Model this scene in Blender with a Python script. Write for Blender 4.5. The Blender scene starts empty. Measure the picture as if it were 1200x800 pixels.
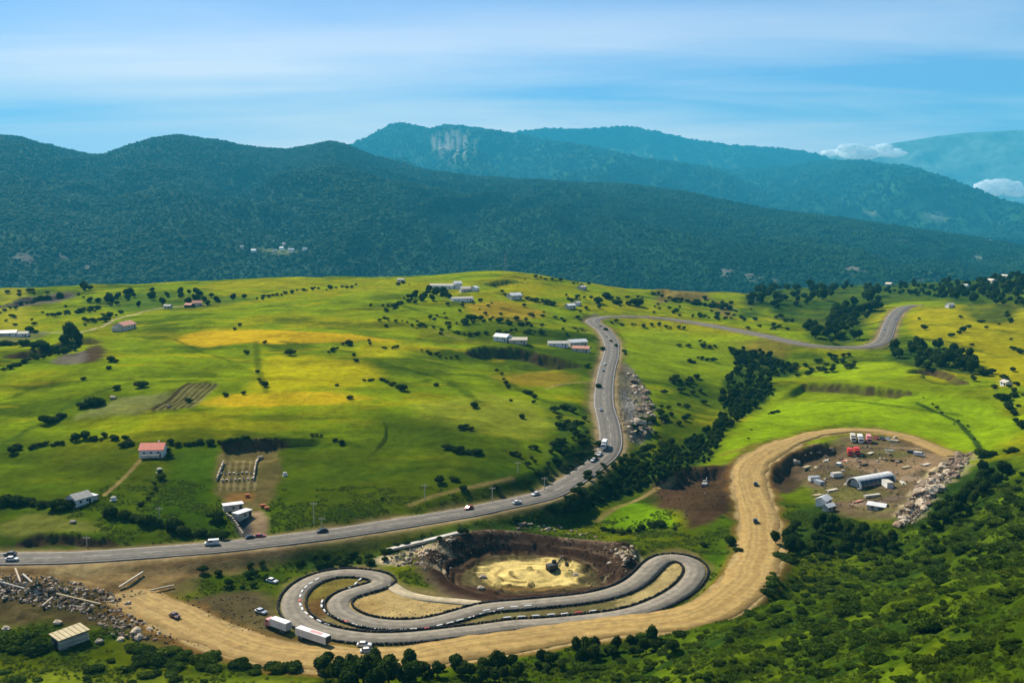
import bpy, bmesh, math, random, time
import numpy as np
from mathutils import Vector, Matrix
T0 = time.time()
random.seed(7)
rng = np.random.default_rng(11)
scene = bpy.context.scene
C = scene.collection

# ------------------------------------------------------------------ camera
CAM_H = 125.0
FPX = 1178.0                      # focal length in photo pixels (photo 1200 x 800)
PITCH = math.atan(150.0 / FPX)    # horizon at photo row 250
cam_d = bpy.data.cameras.new('camera')
cam = bpy.data.objects.new('camera', cam_d)
C.objects.link(cam)
cam_d.sensor_width = 36.0
cam_d.lens = 36.0 * FPX / 1200.0
cam_d.clip_start = 1.0
cam_d.clip_end = 80000.0
cam.location = (0, 0, CAM_H)
cam.rotation_euler = (math.pi / 2 - PITCH, 0, 0)
scene.camera = cam

# ------------------------------------------------------------------ light, sky, exposure
SUN_EL, SUN_AZ = math.radians(41), math.radians(-38)   # azimuth from the view direction, minus = to the west side
sd = bpy.data.lights.new('sun', 'SUN')
sd.energy = 5.0
sd.angle = math.radians(0.5)
sd.color = (1.0, 0.93, 0.80)
sun = bpy.data.objects.new('sun', sd)
C.objects.link(sun)
sun_dir = Vector((math.sin(SUN_AZ) * math.cos(SUN_EL), math.cos(SUN_AZ) * math.cos(SUN_EL), math.sin(SUN_EL)))
sun.rotation_euler = sun_dir.to_track_quat('Z', 'Y').to_euler()
world = bpy.data.worlds.new('World')
scene.world = world
world.use_nodes = True
scene.view_settings.view_transform = 'Standard'
scene.view_settings.look = 'None'
scene.view_settings.gamma = 1.0
scene.view_settings.exposure = 0.90
scene.cycles.use_denoising = True
scene.cycles.max_bounces = 6
scene.cycles.diffuse_bounces = 2
scene.cycles.glossy_bounces = 2
scene.cycles.transmission_bounces = 3
scene.cycles.transparent_max_bounces = 6
scene.cycles.volume_bounces = 0

class NT:
    """small helper to write node trees"""
    def __init__(s, tree):
        s.t = tree
        s.n = tree.nodes
        s.l = tree.links
    def new(s, kind, **kw):
        nd = s.n.new(kind)
        for k, v in kw.items():
            setattr(nd, k, v)
        return nd
    def link(s, a, b):
        s.l.new(a, b)
    def val(s, sock, v):
        if hasattr(v, 'is_output') or isinstance(v, bpy.types.NodeSocket):
            s.l.new(v, sock)
        else:
            if hasattr(sock, 'default_value'):
                try:
                    sock.default_value = v
                except Exception:
                    sock.default_value = (*v, 1.0)
    def math(s, op, a, b=None, clamp=False):
        nd = s.new('ShaderNodeMath', operation=op, use_clamp=clamp)
        s.val(nd.inputs[0], a)
        if b is not None:
            s.val(nd.inputs[1], b)
        return nd.outputs[0]
    def noise(s, vec, scale, detail=4, rough=0.55, dist=0.0):
        nd = s.new('ShaderNodeTexNoise')
        if vec is not None:
            s.l.new(vec, nd.inputs['Vector'])
        nd.inputs['Scale'].default_value = scale
        nd.inputs['Detail'].default_value = detail
        nd.inputs['Roughness'].default_value = rough
        nd.inputs['Distortion'].default_value = dist
        return nd.outputs[0]
    def ramp(s, fac, stops, interp='LINEAR'):
        nd = s.new('ShaderNodeValToRGB')
        cr = nd.color_ramp
        cr.interpolation = interp
        while len(cr.elements) < len(stops):
            cr.elements.new(0.5)
        for e, (p, c) in zip(cr.elements, stops):
            e.position = p
            e.color = (*c, 1) if len(c) == 3 else c
        s.l.new(fac, nd.inputs[0])
        return nd.outputs[0]
    def mix(s, fac, a, b, blend='MIX'):
        nd = s.new('ShaderNodeMix', data_type='RGBA', blend_type=blend)
        s.val(nd.inputs[0], fac)
        s.val(nd.inputs[6], a)
        s.val(nd.inputs[7], b)
        return nd.outputs[2]
    def maprange(s, v, a, b, c, d):
        nd = s.new('ShaderNodeMapRange')
        nd.clamp = True
        s.val(nd.inputs[0], v)
        for i, k in enumerate((a, b, c, d)):
            nd.inputs[i + 1].default_value = k
        return nd.outputs[0]

def build_world():
    w = NT(world.node_tree)
    w.n.clear()
    out = w.new('ShaderNodeOutputWorld')
    bg = w.new('ShaderNodeBackground')
    sky = w.new('ShaderNodeTexSky', sky_type='NISHITA')
    sky.sun_disc = False
    sky.sun_elevation = SUN_EL
    sky.sun_rotation = SUN_AZ
    sky.altitude = 1500
    sky.air_density = 1.0
    sky.dust_density = 0.3
    sky.ozone_density = 3.0
    tc = w.new('ShaderNodeTexCoord')
    sep = w.new('ShaderNodeSeparateXYZ')
    w.link(tc.outputs['Generated'], sep.inputs[0])
    zc = w.math('ADD', w.math('MAXIMUM', sep.outputs[2], 0.0), 0.10)
    comb = w.new('ShaderNodeCombineXYZ')
    w.link(w.math('DIVIDE', sep.outputs[0], zc), comb.inputs[0])
    w.link(w.math('DIVIDE', sep.outputs[1], zc), comb.inputs[1])
    mp = w.new('ShaderNodeMapping')
    mp.inputs['Scale'].default_value = (0.30, 0.62, 1.0)
    mp.inputs['Location'].default_value = SKY_OFF
    w.link(comb.outputs[0], mp.inputs[0])
    n1 = w.noise(mp.outputs[0], 0.62, 6, 0.50, 0.5)
    mp2 = w.new('ShaderNodeMapping')
    mp2.inputs['Scale'].default_value = (0.35, 1.3, 1.0)
    mp2.inputs['Location'].default_value = SKY_OFF
    mp2.inputs['Rotation'].default_value = (0, 0, 0.12)
    w.link(comb.outputs[0], mp2.inputs[0])
    n2 = w.noise(mp2.outputs[0], 1.5, 7, 0.62, 0.8)
    dens = w.math('ADD', w.math('MULTIPLY', n1, 0.85), w.math('MULTIPLY', n2, 0.18))
    low = w.maprange(sep.outputs[2], 0.10, 0.21, 1.0, 0.12)
    fac = w.math('MULTIPLY', w.maprange(dens, 0.43, 0.66, 0.0, 0.80), low)
    skyc = w.mix(1.0, sky.outputs[0], SKY_TINT, 'MULTIPLY')
    col = w.mix(fac, skyc, SKY_CLOUD)
    w.link(col, bg.inputs[0])
    bg.inputs[1].default_value = 0.066
    w.link(bg.outputs[0], out.inputs[0])

SKY_TINT = (0.80, 0.88, 1.14, 1)
SKY_CLOUD = (16.5, 13.6, 11.4, 1)
HAZE_COL = (.07, .62, .92, 1)
HAZE_D = 6.2e-5
SKY_OFF = (7.7, 2.3, 0.0)
build_world()

# ------------------------------------------------------------------ numpy helpers
def sstep(a, b, x):
    t = np.clip((x - a) / (b - a), 0, 1)
    return t * t * (3 - 2 * t)

def _hash(ix, iy, seed):
    h = (ix.astype(np.int64) * 374761393 + iy.astype(np.int64) * 668265263 + seed * 1442695041) & 0xFFFFFFFF
    h = ((h ^ (h >> 13)) * 1274126177) & 0xFFFFFFFF
    h = (h ^ (h >> 16)) & 0xFFFF
    return h.astype(np.float64) / 65535.0

def vnoise(x, y, seed=0):
    ix, iy = np.floor(x), np.floor(y)
    fx, fy = x - ix, y - iy
    fx = fx * fx * fx * (fx * (fx * 6 - 15) + 10)
    fy = fy * fy * fy * (fy * (fy * 6 - 15) + 10)
    ix = ix.astype(np.int64); iy = iy.astype(np.int64)
    a = _hash(ix, iy, seed); b = _hash(ix + 1, iy, seed)
    c = _hash(ix, iy + 1, seed); d = _hash(ix + 1, iy + 1, seed)
    return (a + (b - a) * fx) * (1 - fy) + (c + (d - c) * fx) * fy

def fbm(x, y, octs=4, seed=0, gain=0.5):
    s, amp, tot = 0.0, 1.0, 0.0
    for o in range(octs):
        s = s + amp * (vnoise(x, y, seed + 17 * o) * 2 - 1)
        tot += amp
        amp *= gain
        x, y = x * 2.03 + 5.3, y * 2.03 - 3.1
    return s / tot

def ray(px, py):
    a = (np.asarray(px, float) - 600) / FPX
    b = -(np.asarray(py, float) - 400) / FPX
    cp, sp = math.cos(PITCH), math.sin(PITCH)
    return np.stack([a, cp + b * sp, -sp + b * cp], -1)

def at_z(px, py, z):
    d = ray(px, py)
    t = (z - CAM_H) / d[..., 2]
    return d[..., 0] * t, d[..., 1] * t

# ------------------------------------------------------------------ terrain: control heights (read off the photo), thin plate spline
CTRL = [  # photo x, photo y, height above the track plain
 (340,700,0),(600,662,0),(820,660,0),(600,730,0),(450,760,0),(160,700,1),(740,640,0),(480,690,0),(230,700,1),(700,700,0),
 (0,655,5),(250,641,6),(400,624,5),(550,600,4),(650,577,4),(720,520,8),(712,450,14),(717,400,20),(692,374,24),(800,376,20),
 (950,405,13),(1034,404,13),(1047,375,17),(1063,359,20),
 (0,600,10),(180,530,15),(95,590,11),(0,540,13),(300,560,10),(450,540,12),(600,520,13),(650,480,15),(100,480,20),(300,470,23),
 (500,460,21),(0,430,25),(150,385,30),(300,400,31),(400,370,37),(550,410,24),(550,352,40),(230,357,34),(0,352,32),(450,345,43),
 (640,440,17),(640,385,27),(300,328,43),(100,333,37),(0,335,36),(420,333,42),(600,319,54),(520,331,46),(690,334,36),(640,350,38),(760,352,28),(850,346,20),
 (900,340,2),(1000,325,-15),(1100,336,-5),(1200,322,34),(1150,336,18),(960,370,8),(900,360,14),(1000,380,9),
 (1100,372,20),(1130,358,25),(1200,365,24),(1200,440,12),(1110,425,11),(1000,445,8),(960,462,6),(1000,485,7),(1150,500,7),(850,525,3),(920,512,5),
 (870,480,-3),(805,540,-5),(725,580,-6),(660,603,-4),(960,425,3),(885,432,0),(780,430,12),(790,490,5),(760,560,0),(800,590,1),
 (1000,520,3),(1000,560,2),(1080,530,4),(1040,600,2),(930,560,1),(890,620,0),(880,560,1),
 (600,790,3),(750,780,8),(900,760,19),(905,690,9),(1000,700,18),(1000,780,36),(1100,650,17),(1200,600,22),(1200,700,45),(1200,790,61),
 (1100,780,48),(700,758,2),(450,800,2),(200,795,0),(0,790,0),(1200,540,13),(1140,560,6),(80,740,0),(0,700,2),(1100,560,4),
]
WCTRL = [  # world x, y, z where the photo cannot see
 (0,30,112),(0,100,55),(60,100,82),(-100,100,40),(-60,40,90),(150,150,78),(0,180,14),(300,300,85),(400,480,60),(-200,200,3),(80,40,108),
 (120,60,112),(-160,60,50),(300,120,110),(-400,300,2),(-900,900,30),(-700,600,20),(700,900,30),(600,650,20),(0,225,5),(-120,160,8),
 (-700,1500,20),(-350,1600,10),(0,1700,0),(350,1600,-10),(-900,2100,-45),(0,2200,-55),(900,2200,-40),(-1500,3000,-60),(0,3000,-60),(1500,3000,-60),
 (-2500,5000,-60),(0,5000,-60),(2500,5000,-60),(0,12000,-60),(-6000,12000,-60),(6000,12000,-60),(1000,1500,30),(1300,1900,0),
]
cx, cy = at_z(np.array([c[0] for c in CTRL]), np.array([c[1] for c in CTRL]), np.array([c[2] for c in CTRL], float))
cz = np.array([c[2] for c in CTRL], float)
wc = np.array(WCTRL, float)
KX = np.concatenate([cx, wc[:, 0]]); KY = np.concatenate([cy, wc[:, 1]]); KZ = np.concatenate([cz, wc[:, 2]])

def warp(x, y):
    return np.arctan2(x, y), 0.5 * np.log(x * x + y * y)

def tps_kernel(d2):
    return 0.5 * d2 * np.log(d2 + 1e-12)

KU, KV = warp(KX, KY)
n = len(KU)
K = tps_kernel((KU[:, None] - KU) ** 2 + (KV[:, None] - KV) ** 2) + np.eye(n) * 2e-4
Pm = np.stack([np.ones(n), KU, KV], 1)
A_ = np.zeros((n + 3, n + 3)); A_[:n, :n] = K; A_[:n, n:] = Pm; A_[n:, :n] = Pm.T
W = np.linalg.solve(A_, np.concatenate([KZ, np.zeros(3)]))

def spline_h(x, y):
    u, v = warp(x, y)
    z = W[n] + W[n + 1] * u + W[n + 2] * v
    for i in range(n):
        z = z + W[i] * tps_kernel((u - KU[i]) ** 2 + (v - KV[i]) ** 2)
    return z

# log-polar grid about the hill the picture was taken from: fine in front, coarse beside and beyond
ang = np.concatenate([np.linspace(-62, -32.2, 24), np.linspace(-32, 32, 860), np.linspace(32.2, 62, 24)])
ANG = np.radians(ang)
rr = [22.0]
while rr[-1] < 16500:
    r = rr[-1]
    if r < 215: d = 0.022 * r
    elif r < 1420: d = min(r * r / 135000.0, 0.0042 * r)
    elif r < 2500: d = 0.010 * r
    else: d = 0.06 * r
    rr.append(r + d)
RAD = np.array(rr)
GU, GR = np.meshgrid(ANG, RAD)
GX, GY = GR * np.sin(GU), GR * np.cos(GU)

HB = spline_h(GX, GY)                       # base
# the slope right below the viewpoint: steep enough that the plain shows over it
CAP = 116.0 - GR * (0.475 - 0.095 * np.clip(GU / math.radians(27), -0.3, 1.0)) + 600 * sstep(150, 330, GR)
HB = -np.logaddexp(-HB / 3.0, -CAP / 3.0) * 3.0
near_w = sstep(150, 60, GR)
HB = HB * (1 - near_w) + np.maximum(HB, CAP - 14) * near_w
HB = np.where(GR > 1500, HB * (1 - sstep(2000, 3300, GR)) - 135 * sstep(2000, 3300, GR), HB)

def sample(grid, x, y):
    x = np.asarray(x, float); y = np.asarray(y, float)
    a = np.arctan2(x, y); r = np.hypot(x, y)
    i = np.clip(np.searchsorted(ANG, a) - 1, 0, len(ANG) - 2)
    j = np.clip(np.searchsorted(RAD, r) - 1, 0, len(RAD) - 2)
    fa = np.clip((a - ANG[i]) / (ANG[i + 1] - ANG[i]), 0, 1)
    fr = np.clip((r - RAD[j]) / (RAD[j + 1] - RAD[j]), 0, 1)
    return (grid[j, i] * (1 - fa) + grid[j, i + 1] * fa) * (1 - fr) + (grid[j + 1, i] * (1 - fa) + grid[j + 1, i + 1] * fa) * fr

_TS = np.geomspace(60, 3600, 1400)
def hit(px, py, grid):
    """first point of the ground seen at a photo pixel"""
    px = np.atleast_1d(np.asarray(px, float)); py = np.atleast_1d(np.asarray(py, float))
    d = ray(px, py)
    X = d[:, 0:1] * _TS; Y = d[:, 1:2] * _TS; Z = CAM_H + d[:, 2:3] * _TS
    below = Z < sample(grid, X, Y)
    k = np.where(below.any(1), below.argmax(1), len(_TS) - 1)
    k = np.maximum(k, 1)
    lo, hi = _TS[k - 1].copy(), _TS[k].copy()
    for _ in range(18):
        m = 0.5 * (lo + hi)
        b = (CAM_H + d[:, 2] * m) < sample(grid, d[:, 0] * m, d[:, 1] * m)
        hi = np.where(b, m, hi); lo = np.where(b, lo, m)
    return d[:, 0] * hi, d[:, 1] * hi, sample(grid, d[:, 0] * hi, d[:, 1] * hi)

# relief: rolling meadows, lumpy scrub slope, calm plain by the kart track
SLOPE = sstep(-8, 30, 0.744 * (GX - 61) - 0.67 * (GY - 300)) * sstep(620, 420, GR)      # the scrub hillside
CALM = np.exp(-((GX - 5) / 150) ** 4 - ((GY - 335) / 75) ** 4)
far_ = sstep(420, 620, GR) * sstep(4000, 2200, GR)
HB = HB + (fbm(GX / 130, GY / 110, 3, 3) * 3.4 + fbm(GX / 52 + GY / 160, GY / 34, 3, 9) * 2.2) * far_ * (1 - 0.0 * CALM)
HB = HB + fbm(GX / 20, GY / 16, 3, 21) * 0.55 * (1 - CALM) * sstep(3000, 1500, GR)
HB = HB + SLOPE * (fbm((GX + GY * 0.5) / 30, (GY - GX * 0.5) / 17, 4, 33) * 3.4 + fbm(GX / 7, GY / 6, 2, 41) * 0.9)
H = HB.copy()

# ------------------------------------------------------------------ poly line tools
def dense(pts, step=2.0, closed=False):
    pts = np.asarray(pts, float)
    m = len(pts)
    out = []
    rng_ = range(m) if closed else range(m - 1)
    for i in rng_:
        if closed:
            p0, p1, p2, p3 = pts[(i - 1) % m], pts[i], pts[(i + 1) % m], pts[(i + 2) % m]
        else:
            p1, p2 = pts[i], pts[i + 1]
            p0 = pts[i - 1] if i > 0 else 2 * p1 - p2
            p3 = pts[i + 2] if i + 2 < m else 2 * p2 - p1
        k = max(1, int(np.hypot(*(p2 - p1)[:2]) / step))
        for t in np.arange(k) / k:
            out.append(0.5 * ((2 * p1) + (p2 - p0) * t + (2 * p0 - 5 * p1 + 4 * p2 - p3) * t * t + (3 * p1 - p0 - 3 * p2 + p3) * t ** 3))
    if not closed:
        out.append(pts[-1])
    return np.array(out)

def smooth(v, k, closed=False):
    for _ in range(k):
        if closed:
            v = 0.25 * np.roll(v, 1, 0) + 0.5 * v + 0.25 * np.roll(v, -1, 0)
        else:
            w_ = v.copy(); w_[1:-1] = 0.25 * v[:-2] + 0.5 * v[1:-1] + 0.25 * v[2:]; v = w_
    return v

def near_line(line, margin, closed=False, extra=None):
    """for ground vertices within margin of a line: flat indices, distance, signed side, line index"""
    L = np.asarray(line)[:, :2]
    a = L; b = np.roll(L, -1, 0)
    if not closed:
        a, b = a[:-1], b[:-1]
    fx, fy = GX.ravel(), GY.ravel()
    sel = np.where((fx > L[:, 0].min() - margin) & (fx < L[:, 0].max() + margin) & (fy > L[:, 1].min() - margin) & (fy < L[:, 1].max() + margin))[0]
    best = np.full(len(sel), 1e9); side = np.zeros(len(sel)); idx = np.zeros(len(sel))
    sx, sy = fx[sel], fy[sel]
    for i in range(len(a)):
        dx, dy = b[i] - a[i]
        m = np.where((sx > min(a[i, 0], b[i, 0]) - margin) & (sx < max(a[i, 0], b[i, 0]) + margin) & (sy > min(a[i, 1], b[i, 1]) - margin) & (sy < max(a[i, 1], b[i, 1]) + margin))[0]
        if not len(m):
            continue
        x, y = sx[m], sy[m]
        t = np.clip(((x - a[i, 0]) * dx + (y - a[i, 1]) * dy) / (dx * dx + dy * dy + 1e-9), 0, 1)
        ex, ey = x - a[i, 0] - t * dx, y - a[i, 1] - t * dy
        d = np.hypot(ex, ey)
        u = d < best[m]
        mm = m[u]
        best[mm] = d[u]; side[mm] = np.sign(dx * ey - dy * ex)[u]; idx[mm] = i + t[u]
    ok = best < margin
    return sel[ok], best[ok], side[ok], idx[ok]

def world_line(px, grid=None, step=2.0, closed=False):
    px = np.asarray(px, float)
    x, y, z = hit(px[:, 0], px[:, 1], HB if grid is None else grid)
    return dense(np.stack([x, y], 1), step, closed)
# ------------------------------------------------------------------ where things run (photo pixels, then ground points)
HIGHWAY_PX = [(-90,656),(-40,656),(0,655),(60,655),(120,652),(180,647),(250,641),(320,634),(400,624.5),(470,613),(540,602),(600,590),(640,580),(670,567),(695,550),(710,533),(716,515),(713,495),(708,475),(708,455),(711,435),(716,416),(716,401),(708,388),(697,380),(693,375),(698,372),(712,370.5),(730,370),(770,372.5),(810,377.5),(850,384.5),(890,392),(930,401),(960,406.5),(990,409),(1015,408),(1030,403.5),(1038,393),(1043,380),(1050,368),(1060,360.5),(1072,358)]
DIRT_PX = [(158,700),(172,708),(200,722),(250,744),(300,761),(350,770),(420,774),(480,768),(540,759),(600,750),(660,743),(720,735),(780,728),(820,718),(850,703),(875,680),(889,655),(892,630),(888,605),(880,575),(878,555),(885,541),(905,526),(930,515),(960,507.5),(1000,503.5),(1040,506),(1072,515),(1096,525),(1118,534)]
TRACK_PX = [(447,675),(425,671),(400,670),(375,675),(355,685),(343.5,698),(342,711),(350,724),(367,735),(387,740.5),(412,745),(437,747),(475,746),(525,741),(575,735),(600,731),(637,729.5),(675,726),(712,722),(740,717),(762,710),(782,701),(800,690),(812,677),(816,666),(810,657),(797,652),(782,652),(770,657),(760,667),(750,677),(735,687),(712,695),(687,700),(650,704),(600,708.5),(575,710),(550,716),(525,724),(500,729.5),(475,731.5),(450,731),(425,727),(406,720),(395,711),(395,703),(404,696),(424,690),(443,686),(452,680)]
LINK_PX = [(458,684),(475,694),(500,700),(530,703),(562,706)]

hw = world_line(HIGHWAY_PX, step=3.0)
hw = np.stack([smooth(hw[:, 0], 10), smooth(hw[:, 1], 10)], 1)
hz = smooth(sample(HB, hw[:, 0], hw[:, 1]), 120) + 0.3
dr = world_line(DIRT_PX, step=2.5); dr = np.stack([smooth(dr[:, 0], 12), smooth(dr[:, 1], 12)], 1)
dz = smooth(sample(HB, dr[:, 0], dr[:, 1]), 80) + 0.2
tx, ty = at_z([p[0] for p in TRACK_PX], [p[1] for p in TRACK_PX], 0.3)
kt = dense(np.stack([tx, ty], 1), 1.5, True)
kt = np.stack([smooth(kt[:, 0], 10, True), smooth(kt[:, 1], 10, True)], 1)
lx, ly = at_z([p[0] for p in LINK_PX], [p[1] for p in LINK_PX], 0.3)
lk = dense(np.stack([lx, ly], 1), 1.5)

KY_ = int(np.argmin(np.hypot(dr[:, 0] - hit(925, 517, HB)[0][0], dr[:, 1] - hit(925, 517, HB)[1][0])))
DW = smooth(np.where(np.arange(len(dr)) < KY_, 1.0, .62), 30)
H = H.ravel()
FXY = np.stack([GX.ravel(), GY.ravel()], 1)
GRF = GR.ravel()
# the levelled ground of the kart track
calm = np.exp(-((FXY[:, 0] - 12) / 128) ** 6 - ((FXY[:, 1] - 331) / 40) ** 6)
H = H * (1 - calm) + (fbm(FXY[:, 0] / 9, FXY[:, 1] / 9, 3, 77) * 0.18) * calm

# the round pit beside the track, with its heaped rim
PCX, PCY = at_z(622, 663, 0.0)
PRX, PRY = 35.0, 34.0
pdx, pdy = (FXY[:, 0] - PCX) / PRX, (FXY[:, 1] - PCY) / PRY
pd = np.hypot(pdx, pdy) + fbm(FXY[:, 0] / 14, FXY[:, 1] / 14, 3, 5) * 0.045
front = sstep(-0.1, -0.75, pdy)             # low towards the track
rim = np.exp(-((pd - 1.06) / 0.10) ** 2) * 1.7 * (1 - front)
wall_t = sstep(1.03, 0.74, pd)
pitw = wall_t * (1 - sstep(0.2, 1.0, front) * 0.72)
H = H + rim + np.where(pd < 1.3, -4.4 * (pitw * .3 + .7 * sstep(0.0, 1.0, np.floor(pitw * 3.2 + fbm(FXY[:,0]/5,FXY[:,1]/5,2,88) * .5) / 3.2)), 0) + np.where(pd < 0.8, fbm(FXY[:, 0] / 6, FXY[:, 1] / 6, 3, 8) * 0.7, 0)
# spoil heaped on the west and the east side of the pit
def heap(px, py, rx, ry, h, seed, lump=4.0):
    global H
    x, y, z = hit(px, py, HB)
    d = np.hypot((FXY[:, 0] - x[0]) / rx, (FXY[:, 1] - y[0]) / ry)
    m = d < 1.6
    ft = fbm(FXY[m, 0] / lump, FXY[m, 1] / lump, 3, seed)
    H[m] += np.exp(-d[m] ** 2 * 1.5) * h * (0.65 + 1.0 * ft)
for q in [(462,652,9,6,1.6,1),(488,646,10,7,2.2,2),(500,656,8,6,1.8,3),(520,636,9,6,2.0,4),(470,672,10,6,2.2,6),(735,648,9,9,2.6,7),(725,662,8,6,1.8,9),(752,640,8,6,1.6,12),
          (10,690,16,9,2.6,13),(45,700,14,8,2.2,14),(100,705,16,9,2.0,15),(150,720,12,8,2.0,16),(130,745,14,7,2.0,17),(30,720,12,7,1.6,18)]:
    heap(*q)
# rubble shoulder of the yard and the rock tip beside the highway
for q in [(1120,535,14,12,3.0,21),(1095,556,13,11,3.0,22),(1075,578,12,11,3.2,23),(1062,600,11,12,2.6,24),(1035,598,10,8,1.6,25),(936,541,5,5,2.2,26),(985,592,8,6,1.2,27),
          (742,500,8,12,3.0,31),(744,475,8,16,2.6,32),(742,450,8,16,2.0,33)]:
    heap(*q)

BANKS = []   # cut banks: line, height, face width, reach
def bank(px, h, w, reach, taper=0.12, rag=3.6):
    global H
    line = world_line(px, step=2.0)
    sel, d, side, idx = near_line(line, reach)
    # the camera's side of the line is lower
    a, b = line[len(line) // 2 - 1], line[len(line) // 2]
    cs = np.sign((b[0] - a[0]) * (0 - a[1]) - (b[1] - a[1]) * (0 - a[0]))
    s = d * side * cs + fbm(FXY[sel, 0] / 9, FXY[sel, 1] / 9, 4, 50) * rag
    f_l = fbm(FXY[sel, 0] / 2.5, FXY[sel, 1] / 2.5, 2, 51)
    t = idx / len(line)
    tp = sstep(0, taper, t) * sstep(1, 1 - taper, t)
    H[sel] += tp * (-h * sstep(0, w, s + f_l * 1.2) * (1 - sstep(reach * 0.35, reach, np.maximum(s, 0))) + 0.25 * h * np.exp(-(np.minimum(s, 0) / 6) ** 2) * (s <= 0) * sstep(reach, reach * .5, d))
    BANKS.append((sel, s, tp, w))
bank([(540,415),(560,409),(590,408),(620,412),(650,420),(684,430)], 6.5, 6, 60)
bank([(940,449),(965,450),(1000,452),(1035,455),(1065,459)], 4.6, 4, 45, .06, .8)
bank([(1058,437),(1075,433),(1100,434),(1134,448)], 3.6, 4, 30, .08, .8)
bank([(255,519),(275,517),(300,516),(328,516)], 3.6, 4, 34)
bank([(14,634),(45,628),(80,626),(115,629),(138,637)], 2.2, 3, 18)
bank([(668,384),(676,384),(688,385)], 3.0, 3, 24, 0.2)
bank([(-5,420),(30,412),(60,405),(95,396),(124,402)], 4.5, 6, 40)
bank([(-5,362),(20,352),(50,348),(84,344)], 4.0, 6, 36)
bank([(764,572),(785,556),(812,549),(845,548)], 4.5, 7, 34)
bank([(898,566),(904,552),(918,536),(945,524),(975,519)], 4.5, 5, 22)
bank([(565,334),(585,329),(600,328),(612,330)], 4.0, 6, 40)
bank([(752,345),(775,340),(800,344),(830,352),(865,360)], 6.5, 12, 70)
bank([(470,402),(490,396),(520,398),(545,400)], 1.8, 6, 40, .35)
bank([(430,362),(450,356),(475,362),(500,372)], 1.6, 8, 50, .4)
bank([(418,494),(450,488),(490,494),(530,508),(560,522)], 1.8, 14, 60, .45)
# flatten the ground under the roads
def flatten(line, z, half, blend, closed=False, drop=0.35):
    sel, d, side, idx = near_line(line, half + blend, closed)
    zi = np.interp(idx, np.arange(len(z)), z)
    w = 1 - sstep(half, half + blend, d)
    H[sel] = H[sel] * (1 - w) + (zi - drop) * w
flatten(dr[:KY_ + 6], dz[:KY_ + 6], 8.2, 7)
flatten(dr[KY_ + 2:], dz[KY_ + 2:], 5.6, 6)
flatten(kt, np.full(len(kt), 0.3), 5.2, 4, True)
flatten(lk, np.full(len(lk), 0.25), 2.6, 2)
flatten(hw, hz, 7.4, 9)
H2 = H.reshape(GX.shape)

# ------------------------------------------------------------------ ground colour: what grows or lies where, with one patch of painted shade
NF = len(H)
COL = np.zeros((NF, 3)); RUF = np.ones(NF)
fx, fy = FXY[:, 0], FXY[:, 1]
G_MID = np.array((0.138, 0.184, 0.0012)); G_DEEP = np.array((0.026, 0.050, 0.0012)); G_YEL = np.array((0.240, 0.205, 0.0010))
G_DARK = np.array((0.014, 0.036, 0.005)); OCHRE = np.array((0.400, 0.265, 0.005)); SOIL = np.array((0.050, 0.030, 0.017))
TAN = np.array((0.270, 0.180, 0.070)); PALE = np.array((0.40, 0.31, 0.18)); SAND = np.array((0.56, 0.42, 0.14)); RUST = np.array((0.16, 0.085, 0.022)); GREYB = np.array((0.12, 0.10, 0.075))
OLIVE = np.array((0.085, 0.085, 0.014))
f1 = fbm(fx / 150, fy / 120, 4, 101); f2 = fbm(fx / 32, fy / 26, 4, 102); f3 = fbm(fx / 7, fy / 6, 3, 103)
def lay(c, a):
    global COL
    COL += (np.asarray(c)[None, :] - COL) * np.clip(a, 0, 1)[:, None]
COL[:] = G_MID
lay(G_YEL, sstep(-0.05, 0.5, f1 * 0.8 + f2 * 0.45) * 0.62)
lay(G_DEEP, sstep(0.02, 0.45, -f1 * 0.75 + f2 * 0.5) * 0.7)
lay(G_DEEP * 1.1, sstep(.22, .5, fbm(fx / 55 + f1, fy / 16, 4, 131)) * .55)
lay(G_YEL * 1.1, sstep(.25, .5, fbm(fx / 40 - f1, fy / 13, 4, 137)) * .5)
near_dark = sstep(560, 440, GRF)
lay(G_DEEP, near_dark * (0.62 + 0.5 * f2))
lay(G_DARK, sstep(0.12, 0.5, f2 * 0.6 + f3 * 0.5 - 0.05) * 0.45 * near_dark)
slope_f = SLOPE.ravel()
lay(np.array((0.022, 0.044, 0.002)), slope_f * 0.85)
lay(np.array((0.098, 0.138, 0.004)), slope_f * sstep(0.0, 0.5, fbm((fx + fy * .5) / 26, (fy - fx * .5) / 9, 4, 61)) * 0.8)
lay(np.array((0.055, 0.088, 0.003)), slope_f * sstep(0.0, 0.3, fbm((fx + fy * .5) / 9, (fy - fx * .5) / 2.6, 3, 66)) * 0.8)
lay(G_DARK, slope_f * sstep(0.05, 0.45, fbm((fx + fy * .5) / 20, (fy - fx * .5) / 8, 4, 62) + f3 * .3) * 0.75)
lay(G_DARK * 1.3, sstep(1500, 2300, GRF) * 0.7)

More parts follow.
